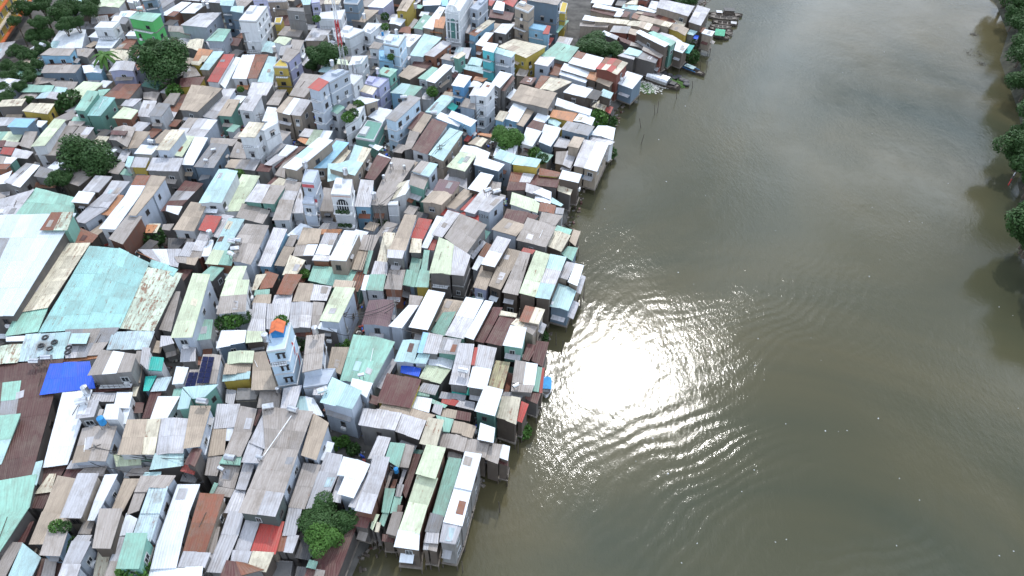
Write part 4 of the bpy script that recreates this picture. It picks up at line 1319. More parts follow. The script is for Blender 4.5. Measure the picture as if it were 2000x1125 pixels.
# ---------------------------------------------------------------- helpers for landmarks
def facepts(sec,side,inset=0):
    P=[at(p[0],p[1],sec['z']) for p in sec['P']]
    A,B_=(P[3],P[2]) if side=='near' else (P[2],P[1])
    t=(B_-A); t.z=0; L=t.length; t.normalize(); n=Vector((t.y,-t.x,0))
    return A,t,n,L
def fbox(name,m,root,sec,side,x,z,w_,h_,d_,out=0,parent=None):
    A,t,n,L=facepts(sec,side); c=A+t*x+n*(d_/2+out-.02); c.z=z
    b=MB(); b.box(tuple(c-root.location),(w_,d_,h_),math.atan2(t.y,t.x)); return b.build(name,m,parent or root)
def arch(name,m,root,sec,side,x,z0,w_,h_,d_=.12,out=0,n_=10,parent=None):
    A,t,n,L=facepts(sec,side); r=w_/2; pts=[(-r,0),(r,0)]+[(r*math.cos(a),h_-r+r*math.sin(a)) for a in [math.pi*k/n_ for k in range(n_+1)]]
    vs=[]
    for o_ in (out-.02,out+d_):
        for a,b in pts:
            p=A+t*(x+a)+n*o_; p.z=z0+b; vs.append(p-root.location)
    k=len(pts); fs=[tuple(range(k,2*k)),tuple(reversed(range(k)))]+[(i,(i+1)%k,k+(i+1)%k,k+i) for i in range(k)]
    return mesh(name,vs,fs,m,parent or root)
def find(px,py):
    best=min(HI,key=lambda h:min((sum(q[0] for q in s['P'])/4-px)**2+(sum(q[1] for q in s['P'])/4-py)**2 for s in h['secs']))
    return best
bs=MB(); bs.box((0,0,0),(1,.06,1)); 
def bushmesh(name,r,n,leaf,m,rr):
    vs=[];fs=[]
    for _ in range(n):
        d=Vector((rr.gauss(0,1),rr.gauss(0,1),rr.gauss(0,1))).normalized()*rr.uniform(.45,1)**.5
        c=Vector((d.x*r[0],d.y*r[1],d.z*r[2])); a=Vector((rr.gauss(0,1),rr.gauss(0,1),rr.gauss(0,1)+.6)).normalized(); u=a.orthogonal().normalized()*leaf*rr.uniform(.6,1.2); v=a.cross(u)*.8
        k=len(vs); vs+=[c-u,c-v,c+u,c+v]; fs.append((k,k+1,k+2,k+3))
    me=bpy.data.meshes.new(name); me.from_pydata([tuple(x) for x in vs],[],fs); me.materials.append(m); return me
SHR=[bushmesh('foliage',(1,1,.8),420,.16,M_leaf,random.Random(1)),bushmesh('foliage',(1,1,.8),420,.16,M_leaf2,random.Random(2))]
def shrub(px,py,z,rx,label,k=0,ry=None,rz=None,name='shrub'):
    c=at(px,py,z+rx*.5); e=empty(name,(c.x,c.y,z)); inst('foliage',SHR[k],e,(0,0,rx*.6),rnd.uniform(0,6),(rx,ry or rx,rz or rx))
    m=MB(); m.tube((0,0,-.1),(0,0,rx*.7),.05); m.build('stem',M_bark,e)
    return tag(e,label,'plant')
# blue tower house
h=find(544,656); T=h['o']; s=h['secs'][0]; T['mark']=1
for o in [c for c in T.children if c.name.split('.')[0] in('window','air_conditioner','window_awning','stair_hut')]:
    for g_ in list(o.children): bpy.data.objects.remove(g_)
    bpy.data.objects.remove(o)
A,t,n,L=facepts(s,'near'); print('tower width',L)
for lv in range(3):
    for dx_ in (-.42,.42):
        f=inst('window',WF[1],T,A+t*(L*.68+dx_*1.0)+n*.03+Vector((0,0,-1.6-3.0*lv))-T.location,math.atan2(t.y,t.x),(.36,1,.95)); inst('pane',WP,f,(0,0,0)); inst('window_bars',WB,f,(0,0,0))
    fbox('window_hood',M_black,T,s,'near',L*.68,s['z']-.85-3.0*lv,1.5,.10,.25)
P=[at(p[0],p[1],s['z']-.4) for p in s['P']]
def qp(u,v,z=0):
    p=P[0].lerp(P[1],u).lerp(P[3].lerp(P[2],u),v); return p+Vector((0,0,z))-T.location
m=MB(); q=[qp(.22,.28),qp(.84,.28),qp(.84,.62),qp(.22,.62)][::-1]; m.quadbox(q,[p+Vector((0,0,1.5)) for p in q]); hut=m.build('stair_hut',M_dblue,T)
for k,(u0,u1,za,zb_) in enumerate(((.16,.53,1.5,2.3),(.53,.90,2.3,1.5))):
    q=[qp(u0,.24,za),qp(u1,.24,zb_),qp(u1,.66,zb_),qp(u0,.66,za)][::-1]; m=MB(); m.quadbox(q,[p+Vector((0,0,.1)) for p in q]); m.build('tiled_roof',M_orange,hut)
mesh('gable',[qp(.22,.62,1.5),qp(.84,.62,1.5),qp(.53,.62,2.25)],[(0,1,2)],M_dblue,hut)
q=[qp(.3,.68,.02),qp(.86,.68,.02),qp(.86,.93,.02),qp(.3,.93,.02)][::-1]; m=MB(); m.quadbox(q,[p+Vector((0,0,.05)) for p in q]); m.build('terrace_tiles',M_cream,T)
# red curved signs painted on the side wall
for (xx,zz) in ((3.2,-3.6),(3.9,-7.2)):
    A2,t2,n2,L2=facepts(s,'right')
    for (wd,mt,out) in ((1.15,M_white,.015),(.75,M_red,.03)):
        vs=[]
        for k in range(9):
            a=k/8; bow=.5*math.sin(math.pi*a)
            for sx_ in (-wd/2,wd/2):
                p=A2+t2*(xx+bow+sx_*.6)+n2*out; p.z=s['z']+zz-(a-.5)*(2.9 if wd<1 else 3.3); vs.append(p-T.location)
        mesh('wall_sign',vs,[(2*k,2*k+1,2*k+3,2*k+2) for k in range(8)],mt,T)
    tx=bpy.data.curves.new('sign_lettering','FONT'); tx.body='Vinaman'; tx.size=.62; tx.align_x='CENTER'; tx.align_y='CENTER'; tx.extrude=.005
    o=bpy.data.objects.new('sign_lettering',tx); tx.materials.append(M_white); bpy.data.objects.remove(o); bpy.data.curves.remove(tx)
# white arched tower
h=find(894,5); T2=h['o']; s2=h['secs'][0]
A,t,n,L=facepts(s2,'near'); zt=s2['z']
for o in [c for c in T2.children if c.name.split('.')[0] in('window','air_conditioner','window_awning')]:
    for g_ in list(o.children): bpy.data.objects.remove(g_)
    bpy.data.objects.remove(o)
arch('arched_surround',M_white,T2,s2,'near',L*.5,zt-8.6,L*.42,6.4,.10); arch('arched_window',plain('green_glass',(.10,.22,.20),.2),T2,s2,'near',L*.5,zt-8.4,L*.30,6.0,.14)
for x_ in (.2,.8): arch('side_window',plain('grey_glass',(.10,.12,.13),.2),T2,s2,'near',L*x_,zt-8.4,L*.10,5.6,.08)
for x_ in (.06,.94): fbox('pilaster',M_white,T2,s2,'near',L*x_,zt-5,.35,9.6,.25)
for z_ in (-.9,-9.4,-10.6): fbox('cornice',M_white,T2,s2,'near',L*.5,zt+z_,L*1.04,.3,.35)
arch('curved_pediment',M_white,T2,s2,'near',L*.5,zt-.4,L*.7,L*.35+.5,.3)
arch('entrance_arch',M_glass,T2,s2,'near',L*.5,.3,L*.5,2.6,.05,.0)
# red and white narrow tower, white tower with arched balcony
h=find(605,343); T3=h['o']; s3=h['secs'][0]; A,t,n,L=facepts(s3,'near')
for z_ in (-.9,-4.6,-8.2): fbox('red_fascia',plain('coral_paint',(.50,.10,.11)),T3,s3,'near',L*.5,s3['z']+z_,L*.98,.7,.12)
for z_ in (-5.4,-9.0): fbox('balcony',M_white,T3,s3,'near',L*.5,s3['z']+z_,L,.8,.9)
h=find(669,364); T4=h['o']; s4=h['secs'][0]; A,t,n,L=facepts(s4,'near')
arch('arched_window',M_glass,T4,s4,'near',L*.5,s4['z']-3.9,L*.58,2.7,.06)
for k in range(4): fbox('mullion',M_white,T4,s4,'near',L*(.30+.133*k),s4['z']-2.7,.09,2.2,.12)
for z_ in (-4.4,-8.0): 
    fbox('balcony',M_white,T4,s4,'near',L*.5,s4['z']+z_,L*.95,.35,1.0)
    for k in range(3):
        c=A+t*(L*(.25+.25*k))+n*.7-T4.location; c.z=s4['z']+z_+.45; inst('balcony_plant',SHR[0],T4,c,k,(.6,.5,.5))
# house number painted on the pale blue box house
h=find(958,397); T5=h['o']; s5=h['secs'][-1]
for h5 in HI:
    for sx5 in h5['secs']:
        if abs(sx5['P'][3][0]-932)<1 and abs(sx5['P'][3][1]-408)<1: T5,s5=h5['o'],sx5
A,t,n,L=facepts(s5,'near')
tx=bpy.data.curves.new('house_number','FONT'); tx.body='1214'; tx.size=1.1; tx.extrude=.02; tx.align_x='CENTER'; tx.materials.append(M_darkf)
o=bpy.data.objects.new('house_number',tx); COL.objects.link(o); o.parent=T5
dpt=bpy.context.evaluated_depsgraph_get(); me=bpy.data.meshes.new_from_object(o.evaluated_get(dpt)); o2=bpy.data.objects.new('house_number',me); COL.objects.link(o2); o2.parent=T5
c=A+t*(L*.5)+n*.05-T5.location; c.z=s5['z']-1.9; o2.matrix_local=Matrix.Translation(c)@Matrix.Rotation(math.atan2(t.y,t.x),4,'Z')@Matrix.Rotation(R(90),4,'X'); bpy.data.objects.remove(o); bpy.data.curves.remove(tx)
# roof ornaments: red gable on the tall white house's roof is a section; solar panels on the roof by the alley
h=find(403,722); s=h['secs'][0]; T6=h['o']
def panels(sec,root,nu,nv,u0,u1,v0,v1,zup=.22):
    P=[at(p[0],p[1],sec['z']+zup+.25) for p in sec['P']]
    for a in range(nu):
        for b in range(nv):
            ua=u0+(u1-u0)*(a+.04)/nu; ub=u0+(u1-u0)*(a+.96)/nu; va=v0+(v1-v0)*(b+.03)/nv; vb=v0+(v1-v0)*(b+.97)/nv
            q=[P[0].lerp(P[1],u).lerp(P[3].lerp(P[2],u),v)-root.location for u,v in ((ua,va),(ub,va),(ub,vb),(ua,vb))][::-1]
            m=MB(); m.quadbox(q,[p+Vector((0,0,.05)) for p in q]); m.build('solar_panel',M_panel,root)
panels(s,T6,2,5,.02,.66,.04,.97)
if len(h['secs'])>1: panels(h['secs'][1],T6,2,3,.0,.95,.1,1)
# apartment block at the top left corner
e=empty('apartment_building',at(33,66,0)); b0=e.location
G=[at(66,20,0),at(4,118,0),at(-90,118,0),at(-30,20,0)]; G=[g-b0 for g in G]
for g_ in G: g_.z=0
m=MB(); m.quadbox([Vector((g.x,g.y,3.2)) for g in G],[Vector((g.x,g.y,16)) for g in G]); m.build('wall',WALL['y'],e)
m=MB(); q=[G[0].lerp(G[3],.12),G[1].lerp(G[2],.12),G[2],G[3]]; m.quadbox(q,[Vector((g.x,g.y,3.2)) for g in q]); m.build('ground_floor',WALL['d'],e)
tt=(G[0]-G[1]); LL=tt.length; tt.normalize(); nn=Vector((tt.y,-tt.x,0)); rzz=math.atan2(tt.y,tt.x)
for lv in range(4):
    c=G[1]+tt*LL/2+nn*.4; m=MB(); m.box((c.x,c.y,3.4+3.2*lv),(LL,.9,.35),rzz); m.build('balcony',M_cream if lv%2 else M_orange,e)
    for k in range(7):
        c=G[1]+tt*(LL*(k+.5)/7)+nn*.03; f=inst('window',WF[0],e,(c.x,c.y,5.0+3.2*lv),rzz,(1.4,1,1.8)); inst('pane',WP,f,(0,0,0))
tag(e,'yellow apartment block with arched balconies at the top left corner of the photo','building')
# ---------------------------------------------------------------- trees
def crown(name,seed,n,leaf,m,blobs=16):
    rr=random.Random(seed); vs=[];fs=[];B=[]
    for _ in range(blobs):
        d=Vector((rr.gauss(0,1),rr.gauss(0,1),rr.gauss(0,.8))).normalized()*rr.uniform(.25,.72); d.z=d.z*.75+.05
        B.append((d,rr.uniform(.22,.42)))
    for _ in range(n):
        c0,rb=rr.choice(B); d=Vector((rr.gauss(0,1),rr.gauss(0,1),rr.gauss(0,1)+.25)).normalized()
        c=c0+d*rb*rr.uniform(.72,1.05); a=(d+Vector((rr.gauss(0,.6),rr.gauss(0,.6),rr.gauss(0,.6)+.3))).normalized()
        u=a.orthogonal().normalized(); ang=rr.uniform(0,6.28); u=Matrix.Rotation(ang,3,a)@u; v=a.cross(u); s_=leaf*rr.uniform(.6,1.3)
        k=len(vs); vs+=[c-u*s_,c-v*s_*.5,c+u*s_,c+v*s_*.5]; fs.append((k,k+1,k+2,k+3))
    me=bpy.data.meshes.new(name); me.from_pydata([tuple(x) for x in vs],[],fs); me.materials.append(m); return me,B
CR=[crown('crown',11,11000,.045,M_leaf,22),crown('crown',12,9000,.055,M_leaf,14),crown('crown',13,9000,.055,M_leaf2,18)]
ntree=0
def tree(px,py,rx,h,label,k=0,rz=None,group=None,name='tree',base=0):
    """px,py: centre of the crown in the photo; rx crown radius in metres; h height of the crown centre"""
    global ntree; ntree+=1
    c=at(px,py,h); e=empty(name,(c.x,c.y,base)); rz=rz or rx*.8; rr=random.Random(ntree*5)
    me,B=CR[k]; rot=rr.uniform(0,6.28)
    o=inst('crown',me,e,(0,0,h-base),rot,(rx,rx*rr.uniform(.9,1.1),rz))
    m=MB(); m.tube((0,0,-.3),(.1,0,(h-base)*.55),rx*.07,rx*.05,8); 
    m.build('trunk',M_bark,e)
    for i in range(5):
        d=B[i][0]; p=Matrix.Rotation(rot,3,'Z')@Vector((d.x*rx,d.y*rx,d.z*rz)); m=MB(); m.tube((.1,0,(h-base)*.5),(p.x,p.y,h-base+p.z),rx*.04,rx*.015,5); m.build('limb',M_bark,e)
    tag(e,label,'tree',group); return e
tree(313,118,9.5,8,'large dark round tree between roofs in front of the bright green house')
tree(293,95,4,9,'smaller dark crown leaning against the bright green house wall',1)
tree(165,320,8.6,6.5,'broad dark tree at the left above the big mint warehouse roof')
tree(122,348,3.2,5.5,'low dark crown touching the corner of the mint warehouse roof',1)
tree(630,107,6.0,8,'dark tree beside the red and white radio mast',1)
tree(608,128,2.8,5,'small leafy tree below the dark tree by the radio mast',1)
tree(992,273,4.6,6,'bright leafy tree in the middle of the riverside quarter',2)
tree(975,262,2.6,7,'small fresh green crown left of the bright leafy tree',2)
tree(1172,90,7.5,5,'wide dark tree at the street end near the riverside sheds',0,4)
tree(1148,82,4.2,5,'dark crown at the left edge of the street end tree',1,3)
tree(1200,95,4.0,4.5,'dark crown at the right edge of the street end tree',1,3)
tree(640,1008,4.4,4.6,'wide dark leafy tree beside the inlet at the bottom',0,2.6)
tree(667,1020,3.0,4.2,'dark crown at the right of the wide tree by the inlet',1,2.2)
tree(633,1050,3.3,5.2,'rounder brighter tree in front of the wide tree by the inlet',2,2.8)
tree(598,1012,2.3,4.2,'small dark crown at the left of the wide tree by the inlet',1)
AV='dark street trees in the upper left corner'
avs=[(20,188,3.6),(8,170,3.2),(42,170,3.4),(58,150,3.4),(22,152,4.0),(48,132,3.8),(70,128,3.2),(60,108,4.2),(84,92,4.4),(38,100,4.2),(92,66,4.2),(64,72,4.2),(110,28,6.5),(140,14,6.0),(165,20,5.0),(80,10,5.5),(150,45,4.0),(30,40,3),(8,130,3.4),(52,195,2.2),(62,140,2.6),(50,15,5),(180,5,4.5),(125,50,4.5),(12,200,2.6),(75,45,4.5)]
for i,(x,y,r_) in enumerate(avs): tree(x,y,r_*.8,5.0 if y>60 else 8,'dark green street tree in the shady row at the upper left',i%2,None,AV,'street_tree')
tree(1342,-2,6,4,'dark tree overhanging the river at the top edge of the photo',0,3.5)
tree(1318,-12,5,4,'dark tree on the bank behind the grey riverside roof',1,3.5)
RB='trees on the far river bank at the right'
for i,(x,y,r_,hh) in enumerate([(1965,-22,9,5),(2000,8,8,6),(2035,-25,10,8),(1990,48,5.5,5),(2030,60,8,8),(2020,110,8.5,7),(1992,96,6,5),(2050,150,9,8),(2003,160,6,4.5),(2035,215,6.5,7),(2012,225,4,4),(1995,290,6.2,5),(2022,270,7,7),(1985,318,4.2,3.5),(2030,330,7,6),(2012,440,6,5),(2045,400,7,7),(2003,462,4.5,3.5),(2045,490,7,6),(2080,560,8,6),(1975,30,5,4),(2010,75,6,6),(2025,185,6,5),(2010,350,4,4),(2035,300,8,8),(2030,440,7,7),(2060,540,7,6),(1985,-5,5,5),(2025,130,7,7),(1998,262,3.5,3)]):
    tree(x+10,y,r_*1.02,hh*1.15,'dark leafy tree leaning over the water on the right bank',i%2,None,RB,'riverside_tree',base=-.5)
# palm
c=at(200,105,8); e=empty('palm_tree',(c.x,c.y,0)); m=MB(); m.tube((0,0,-.2),(.3,.1,4),.22,.17,7); m.tube((.3,.1,4),(.2,0,8),.17,.13,7); m.build('trunk',M_bark,e)
for i in range(16):
    a=i*2.4; el=.9-.09*i; vs=[];fs=[]; n_=8
    for k in range(n_):
        t=k/(n_-1); r_=4.2*t; z_=8+math.sin(el)*3.0*t-3.0*t*t; w_=.55*math.sin(math.pi*min(1,t*.9+.1))+.05
        px_,py_=math.cos(a)*r_*math.cos(el*.6),math.sin(a)*r_*math.cos(el*.6)
        vs+=[(.2+px_-math.sin(a)*w_,py_+math.cos(a)*w_,z_-.25),(.2+px_,py_,z_),(.2+px_+math.sin(a)*w_,py_-math.cos(a)*w_,z_-.25)]
    for k in range(n_-1): fs+=[(3*k,3*k+1,3*k+4,3*k+3),(3*k+1,3*k+2,3*k+5,3*k+4)]
    mesh('frond',vs,fs,M_leaf2,e)
tag(e,'coconut palm with drooping fronds between white roofs near the green house','palm')
# shrubs
for (x,y,z,r_,k,lb) in [(437,632,5,1.6,0,'dark bushy roof garden left of the sky blue tower house, left half'),(455,626,5,1.9,1,'bushy roof garden on a grey roof left of the sky blue tower house'),(475,620,5,1.5,0,'right end of the roof garden left of the sky blue tower house'),
 (550,628,13.6,1.2,1,'plants crowding the rear terrace of the sky blue tower house'),(546,637,13.4,.9,0,'dark potted plant behind the orange gable of the blue tower'),(300,465,0.5,2.6,0,'dark tree shrub in the yard right of the concrete wall house'),(140,200,2,3.4,0,'dark bush between cream and mint roofs at the left'),
 (128,210,2,2.6,0,'lower dark bush beside the cream roofed yellow house'),(342,180,2,2.4,1,'yellow-green bush below the dark tree of the green house'),(466,341,4,1.4,1,'bright green bush at the end of a pale aqua roof'),(595,535,4,1.1,1,'spiky green plants at the left edge of the mint terrace'),
 (1168,232,.2,2.8,1,'green bush under the riverside balcony near the brown roof'),(1190,240,-1,2.2,0,'dark bush at the waterline beside the riverside balcony'),(1045,300,3,1.7,1,'small bush right of the bright leafy tree'),(1060,312,3,1.6,0,'dark bush below the small bush near striped sheets'),
 (1190,300,-1.2,2.0,0,'overgrown greenery under the white stilt house'),(1348,83,.5,1.8,1,'bright green plant on the riverside deck by the blue tarp'),(1350,112,-1.2,2.6,0,'weeds on the bank under the teal tarp'),(1335,108,-1.0,2.2,0,'dark weeds below the narrow white roof on the bank'),(652,868,.2,1.3,1,'green weeds in the open yard right of the grey roofs'),
 (690,878,.2,1.2,0,'dark weeds in the middle of the open yard'),(672,862,.2,1.1,1,'bright weeds beside the grey ruined wall in the yard'),(1100,385,-1.2,1.4,0,'dark greenery on the mud under the rusty roofs'),(1022,843,-1.3,1.5,1,'green weed clump at the waterline below the white roofed shack'),
 (1058,658,-1.2,1.4,0,'green weeds at the water below the rusty cream roof'),(262,1115,5,2.2,1,'plants under the overhang of the mint house at the bottom'),(110,1028,7.6,1.0,1,'yellow-green pot plants behind the striped tan roof'),(127,1030,7.6,.9,0,'dark pot plants behind the striped tan roof'),
 (132,1065,5,1.3,0,'balcony plants beside the striped tan roof, upper clump'),(127,1075,5,1.2,1,'balcony plants beside the striped tan roof, lower clump'),(670,675,.5,1.5,1,'low green bush left of the big mint roof'),(588,670,.5,1.8,0,'dark bush between the blue tower and the grey parapet roof'),
 (748,430,1,1.6,0,'dark climbing plants under the brown roof by the alley'),(845,180,4,1.7,1,'bush beside the grey white-roofed house near the rubble'),(680,230,8.6,1.6,1,'roof garden on the white house next to the red-roofed tower'),(690,222,8.6,1.4,0,'dark plant at the back of the roof garden by the tower'),
 (700,205,7,1.4,1,'green plant behind the curved white roof'),(763,112,8.4,1.1,1,'terrace plant on the white house with grey roof'),(618,37,10,1.3,1,'roof plants on the white villa near the radio mast'),(752,33,8.5,1.4,0,'leafy plant beside the triangular solar roof'),(752,53,8,1.3,1,'lower leafy plant beside the triangular solar roof'),
 (470,175,4,1.0,1,'green pots on the orange awning'),(958,418,1,1.3,0,'green plants below the grey box house'),(1135,1090,-1.4,.1,0,'tiny weed')][:-1]:
    shrub(x,y,z,r_,lb,k)
# ---------------------------------------------------------------- river things
def stick(px,py,px2,py2,label,r_=.09,hgt=3.2):
    a=at(px,py,WZ); e=empty('mooring_pole',a); b=at(px2,py2,WZ+hgt)-a
    m=MB(); m.tube((0,0,-3),tuple(b),r_,r_*.7,6); m.build('pole',M_wood,e); tag(e,label,'pole','wooden poles standing in the river'); return e
SP=[((1257,248),(1249,231),'leaning pole in the water right of the stilt house with brown deck'),((1284,224),(1287,197),'thin upright pole farther out from the covered boat'),((1250,280),(1258,262),'pole leaning right near the dark bush at the waterline'),((1283,220),(1278,205),'short forked pole beside the thin upright pole'),
((1139,612),(1143,536),'tall pole standing off the white and aqua roofs'),((1137,600),(1134,580),'shorter pole beside the tall one off the aqua shed'),((1119,640),(1117,607),'pole right of the aqua shed on stilts'),((1088,676),(1086,650),'pole at the edge of the sun glitter'),((1096,700),(1100,665),'second pole in the sun glitter'),
((1012,890),(1012,858),'dark pole below the white roofed shack'),((979,1000),(974,980),'small leaning stump in the open water near the long white roof'),((904,1120),(902,1096),'stump with weed near the bottom edge'),((1382,145),(1382,118),'slim pole beyond the small blue boat'),((1370,135),(1369,120),'short pole behind the small blue boat'),
((1355,168),(1353,158),'pole stub right of the floating baskets'),((1324,190),(1322,175),'pole stub in front of the covered boat'),((825,1110),(822,1085),'dark post under the blue fronted stilt house')]
for a_,b_,lb in SP: stick(*a_,*b_,lb)
def hull(name,p,q,beam,mt,label,depth=.7,group=None,deck=None):
    A=at(*p,WZ+.3); B_=at(*q,WZ+.3); c=(A+B_)/2; c.z=WZ; d=B_-A; L=d.length; e=empty(name,c,math.atan2(d.y,d.x))
    n_=13; vs=[];fs=[]
    for i in range(n_):
        t=-1+2*i/(n_-1); w_=beam/2*(1-abs(t)**2.6)**.8+.05; sh=.35*abs(t)**3
        x=t*L/2
        vs+=[(x,-w_,depth*.8+sh),(x,-w_*.7,-.1+sh*.6),(x,0,-.25+sh*.9),(x,w_*.7,-.1+sh*.6),(x,w_,depth*.8+sh),(x,w_*.82,depth*.8+sh),(x,w_*.55,.1+sh*.8),(x,-w_*.55,.1+sh*.8),(x,-w_*.82,depth*.8+sh)]
    for i in range(n_-1):
        for j in range(9): a_=i*9+j; b_=i*9+(j+1)%9; fs.append((a_,a_+9,b_+9,b_))
    fs+=[tuple(range(9)),tuple(reversed(range((n_-1)*9,n_*9)))]
    mesh('hull',vs,fs,mt,e)
    for k in range(4):
        x=(-.6+.4*k)*L/2; m=MB(); m.box((x,0,depth*.62),(.35,beam*.8,.06)); m.build('thwart',M_wood2,e)
    for k in (-1,1):
        m=MB(); m.box((k*L*.36,0,depth*.75),(L*.16,beam*.62,.05)); m.build('deck',deck or M_wood2,e)
    tag(e,label,'boat',group); return e,L
e,L=hull('covered_boat',(1256,150),(1328,174),4.2,M_wood,'long wooden boat with a rounded silver canopy moored beside the stilt houses',1.2)
vs=[];fs=[]; k=9
for x in (-L*.36,L*.20):
    for j in range(k):
        a=math.pi*j/(k-1); vs.append((x,math.cos(a)*1.9,1.0+math.sin(a)*1.8))
for j in range(k-1): fs.append((j,j+1,k+j+1,k+j))
fs+=[tuple(range(k)),tuple(reversed(range(k,2*k)))]
mesh('canopy',vs,fs,M_steel,e)
m=MB(); m.box((L*.30,0,1.2),(L*.14,1.8,.5)); m.build('cargo_heap',M_black,e)
e,L=hull('moored_boat',(1318,124),(1376,148),2.2,M_wood,'wooden boat with blue gunwale and a small aqua cover, by the black floats',.9)
m=MB(); m.box((0,0,1.3),(L*.30,1.9,.08)); m.build('cover',ROOF['A'],e)
for sx_ in (-1,1):
    for sy_ in (-1,1): m=MB(); m.tube((sx_*L*.14,sy_*.8,.5),(sx_*L*.14,sy_*.8,1.3),.05); m.build('post',M_dblue,e)
for sy_ in (-1,1): m=MB(); m.box((0,sy_*1.1,.85),(L*.5,.12,.15)); m.build('gunwale',M_dblue,e)
e,L=hull('blue_boat',(1068,738),(1066,776),2.0,M_white,'small white boat with a bright blue flat canopy below the sun glitter',.8)
m=MB(); m.box((.2,0,1.9),(L*.62,1.7,.08)); m.build('canopy',plain('canopy_blue',(.01,.25,.55)),e)
for sx_ in (-1,1):
    for sy_ in (-1,1): m=MB(); m.tube((.2+sx_*L*.29,sy_*.75,.5),(.2+sx_*L*.29,sy_*.75,1.9),.04); m.build('post',M_white,e)
SB='wooden sampans moored side by side at the top'
for i,(p,q,bw,lb) in enumerate([((1384,28),(1450,31),3.2,'farthest and longest sampan with a dark cabin, at the top of the row'),((1383,33),(1443,38),2.7,'second sampan from the top of the row, lying against the cabin boat'),((1390,43),(1441,49),2.9,'broad pale decked sampan in the middle of the row'),((1386,51),(1428,55),2.1,'thin sampan just below the broad pale decked one'),((1383,56),(1431,62),2.1,'narrow sampan above the green tarpaulin boat'),((1417,64),(1430,69),2.2,'short stubby boat end right of the green tarpaulin'),((1411,76),(1424,73),1.9,'lowest short boat in the row beside the green tarpaulin')]):
    e,L=hull('sampan',p,q,bw,M_wood if i%2==0 else M_wood2,lb,.8,SB)
    if i==0:
        m=MB(); m.box((L*.08,0,1.5),(L*.28,2.2,1.4)); m.build('cabin',M_wood,e); m=MB(); m.box((L*.08,0,2.25),(L*.31,2.6,.1)); m.build('cabin_roof',M_black,e); m=MB(); m.box((-L*.2,0,1.4),(L*.17,1.6,.07)); m.build('white_sheet',M_white,e)
    if i==2: m=MB(); m.box((L*.33,0,.95),(L*.22,1.9,.08)); m.build('pale_deck',plain('pale_boards',(.4,.4,.4)),e)
e,L=hull('tarpaulin_boat',(1393,70),(1416,73),3.6,M_wood,'boat covered by a bright green tarpaulin on poles at the moorings',.8)
m=MB(); m.quadbox([(-L*.42,-1.9,1.4),(L*.42,-1.9,1.4),(L*.42,1.9,1.9),(-L*.42,1.9,1.9)],[(-L*.42,-1.9,1.46),(L*.42,-1.9,1.46),(L*.42,1.9,1.96),(-L*.42,1.9,1.96)]); m.build('tarpaulin',M_green,e)
for sx_ in (-1,1):
    for sy_ in (-1,1): m=MB(); m.tube((sx_*L*.38,sy_*1.6,.5),(sx_*L*.38,sy_*1.6,1.5),.05); m.build('post',M_wood,e)
for i,(x,y) in enumerate([(1290,146),(1299,150),(1307,149),(1317,154),(1325,152),(1332,158),(1339,161),(1340,167),(1296,144)]):
    e=empty('float_drum',at(x,y,WZ)); m=MB(); r_=1.0; n_=12; vs=[];
    m.tube((0,0,-.2),(0,0,.55),r_*.85,r_,n_); m.build('drum',M_black,e); m=MB(); m.tube((0,0,.55),(0,0,.68),r_*.9,r_*.75,n_); m.build('lid',plain('grey_rubber',(.05,.05,.055)),e)
    tag(e,'black round float drum in the cluster between the two moored boats','float','black float drums between the boats')
# litter and water plants
rr=random.Random(5); vs=[];fs=[]
def flake(x,y,z,s_):
    k=len(vs); a=rr.uniform(0,6.28); u=Vector((math.cos(a),math.sin(a),rr.uniform(-.2,.2)))*s_; v=Vector((-math.sin(a),math.cos(a),rr.uniform(-.2,.2)))*s_*rr.uniform(.4,1)
    c=Vector((x,y,z)); vs.extend([c-u,c-v,c+u,c+v,c+Vector((0,0,s_*.4))]); fs.extend([(k,k+1,k+4),(k+1,k+2,k+4),(k+2,k+3,k+4),(k+3,k,k+4)])
for _ in range(55):
    p=at(rr.uniform(1100,1990),rr.uniform(40,1120),WZ)
    if onland(p) or inside(*pix(p),[(1880,-10),(2010,-10),(2010,560),(1950,560),(1880,300)]): continue
    flake(p.x,p.y,WZ+.02,rr.uniform(.05,.17))
o=mesh('floating_litter',vs,fs,M_white); tag(o,'scattered white scraps of litter drifting on the open river','litter',kind='stuff')
vs=[];fs=[]
for _ in range(900):
    x=rr.gauss(1268,14); y=rr.gauss(170,6)
    if not(1243<x<1305 and 158<y<184): continue
    p=at(x,y,WZ); flake(p.x,p.y,WZ+.05+rr.uniform(0,.2),rr.uniform(.12,.42))
o=mesh('rubbish_raft',vs,fs,M_litter); tag(o,'pale rubbish mass afloat below the covered boat','litter',kind='stuff')
for i,(x,y,rx,lb) in enumerate([(1264,172,2.6,'green water weed in the floating rubbish'),(1322,158,2.6,'green water plants among the black drums'),(1330,165,1.6,'small green tuft at the outer drums')]):
    c=at(x,y,WZ); e=empty('water_weed',c); inst('foliage',SHR[1],e,(0,0,.1),0,(rx,rx*1.3,.35)); tag(e,lb,'plant')
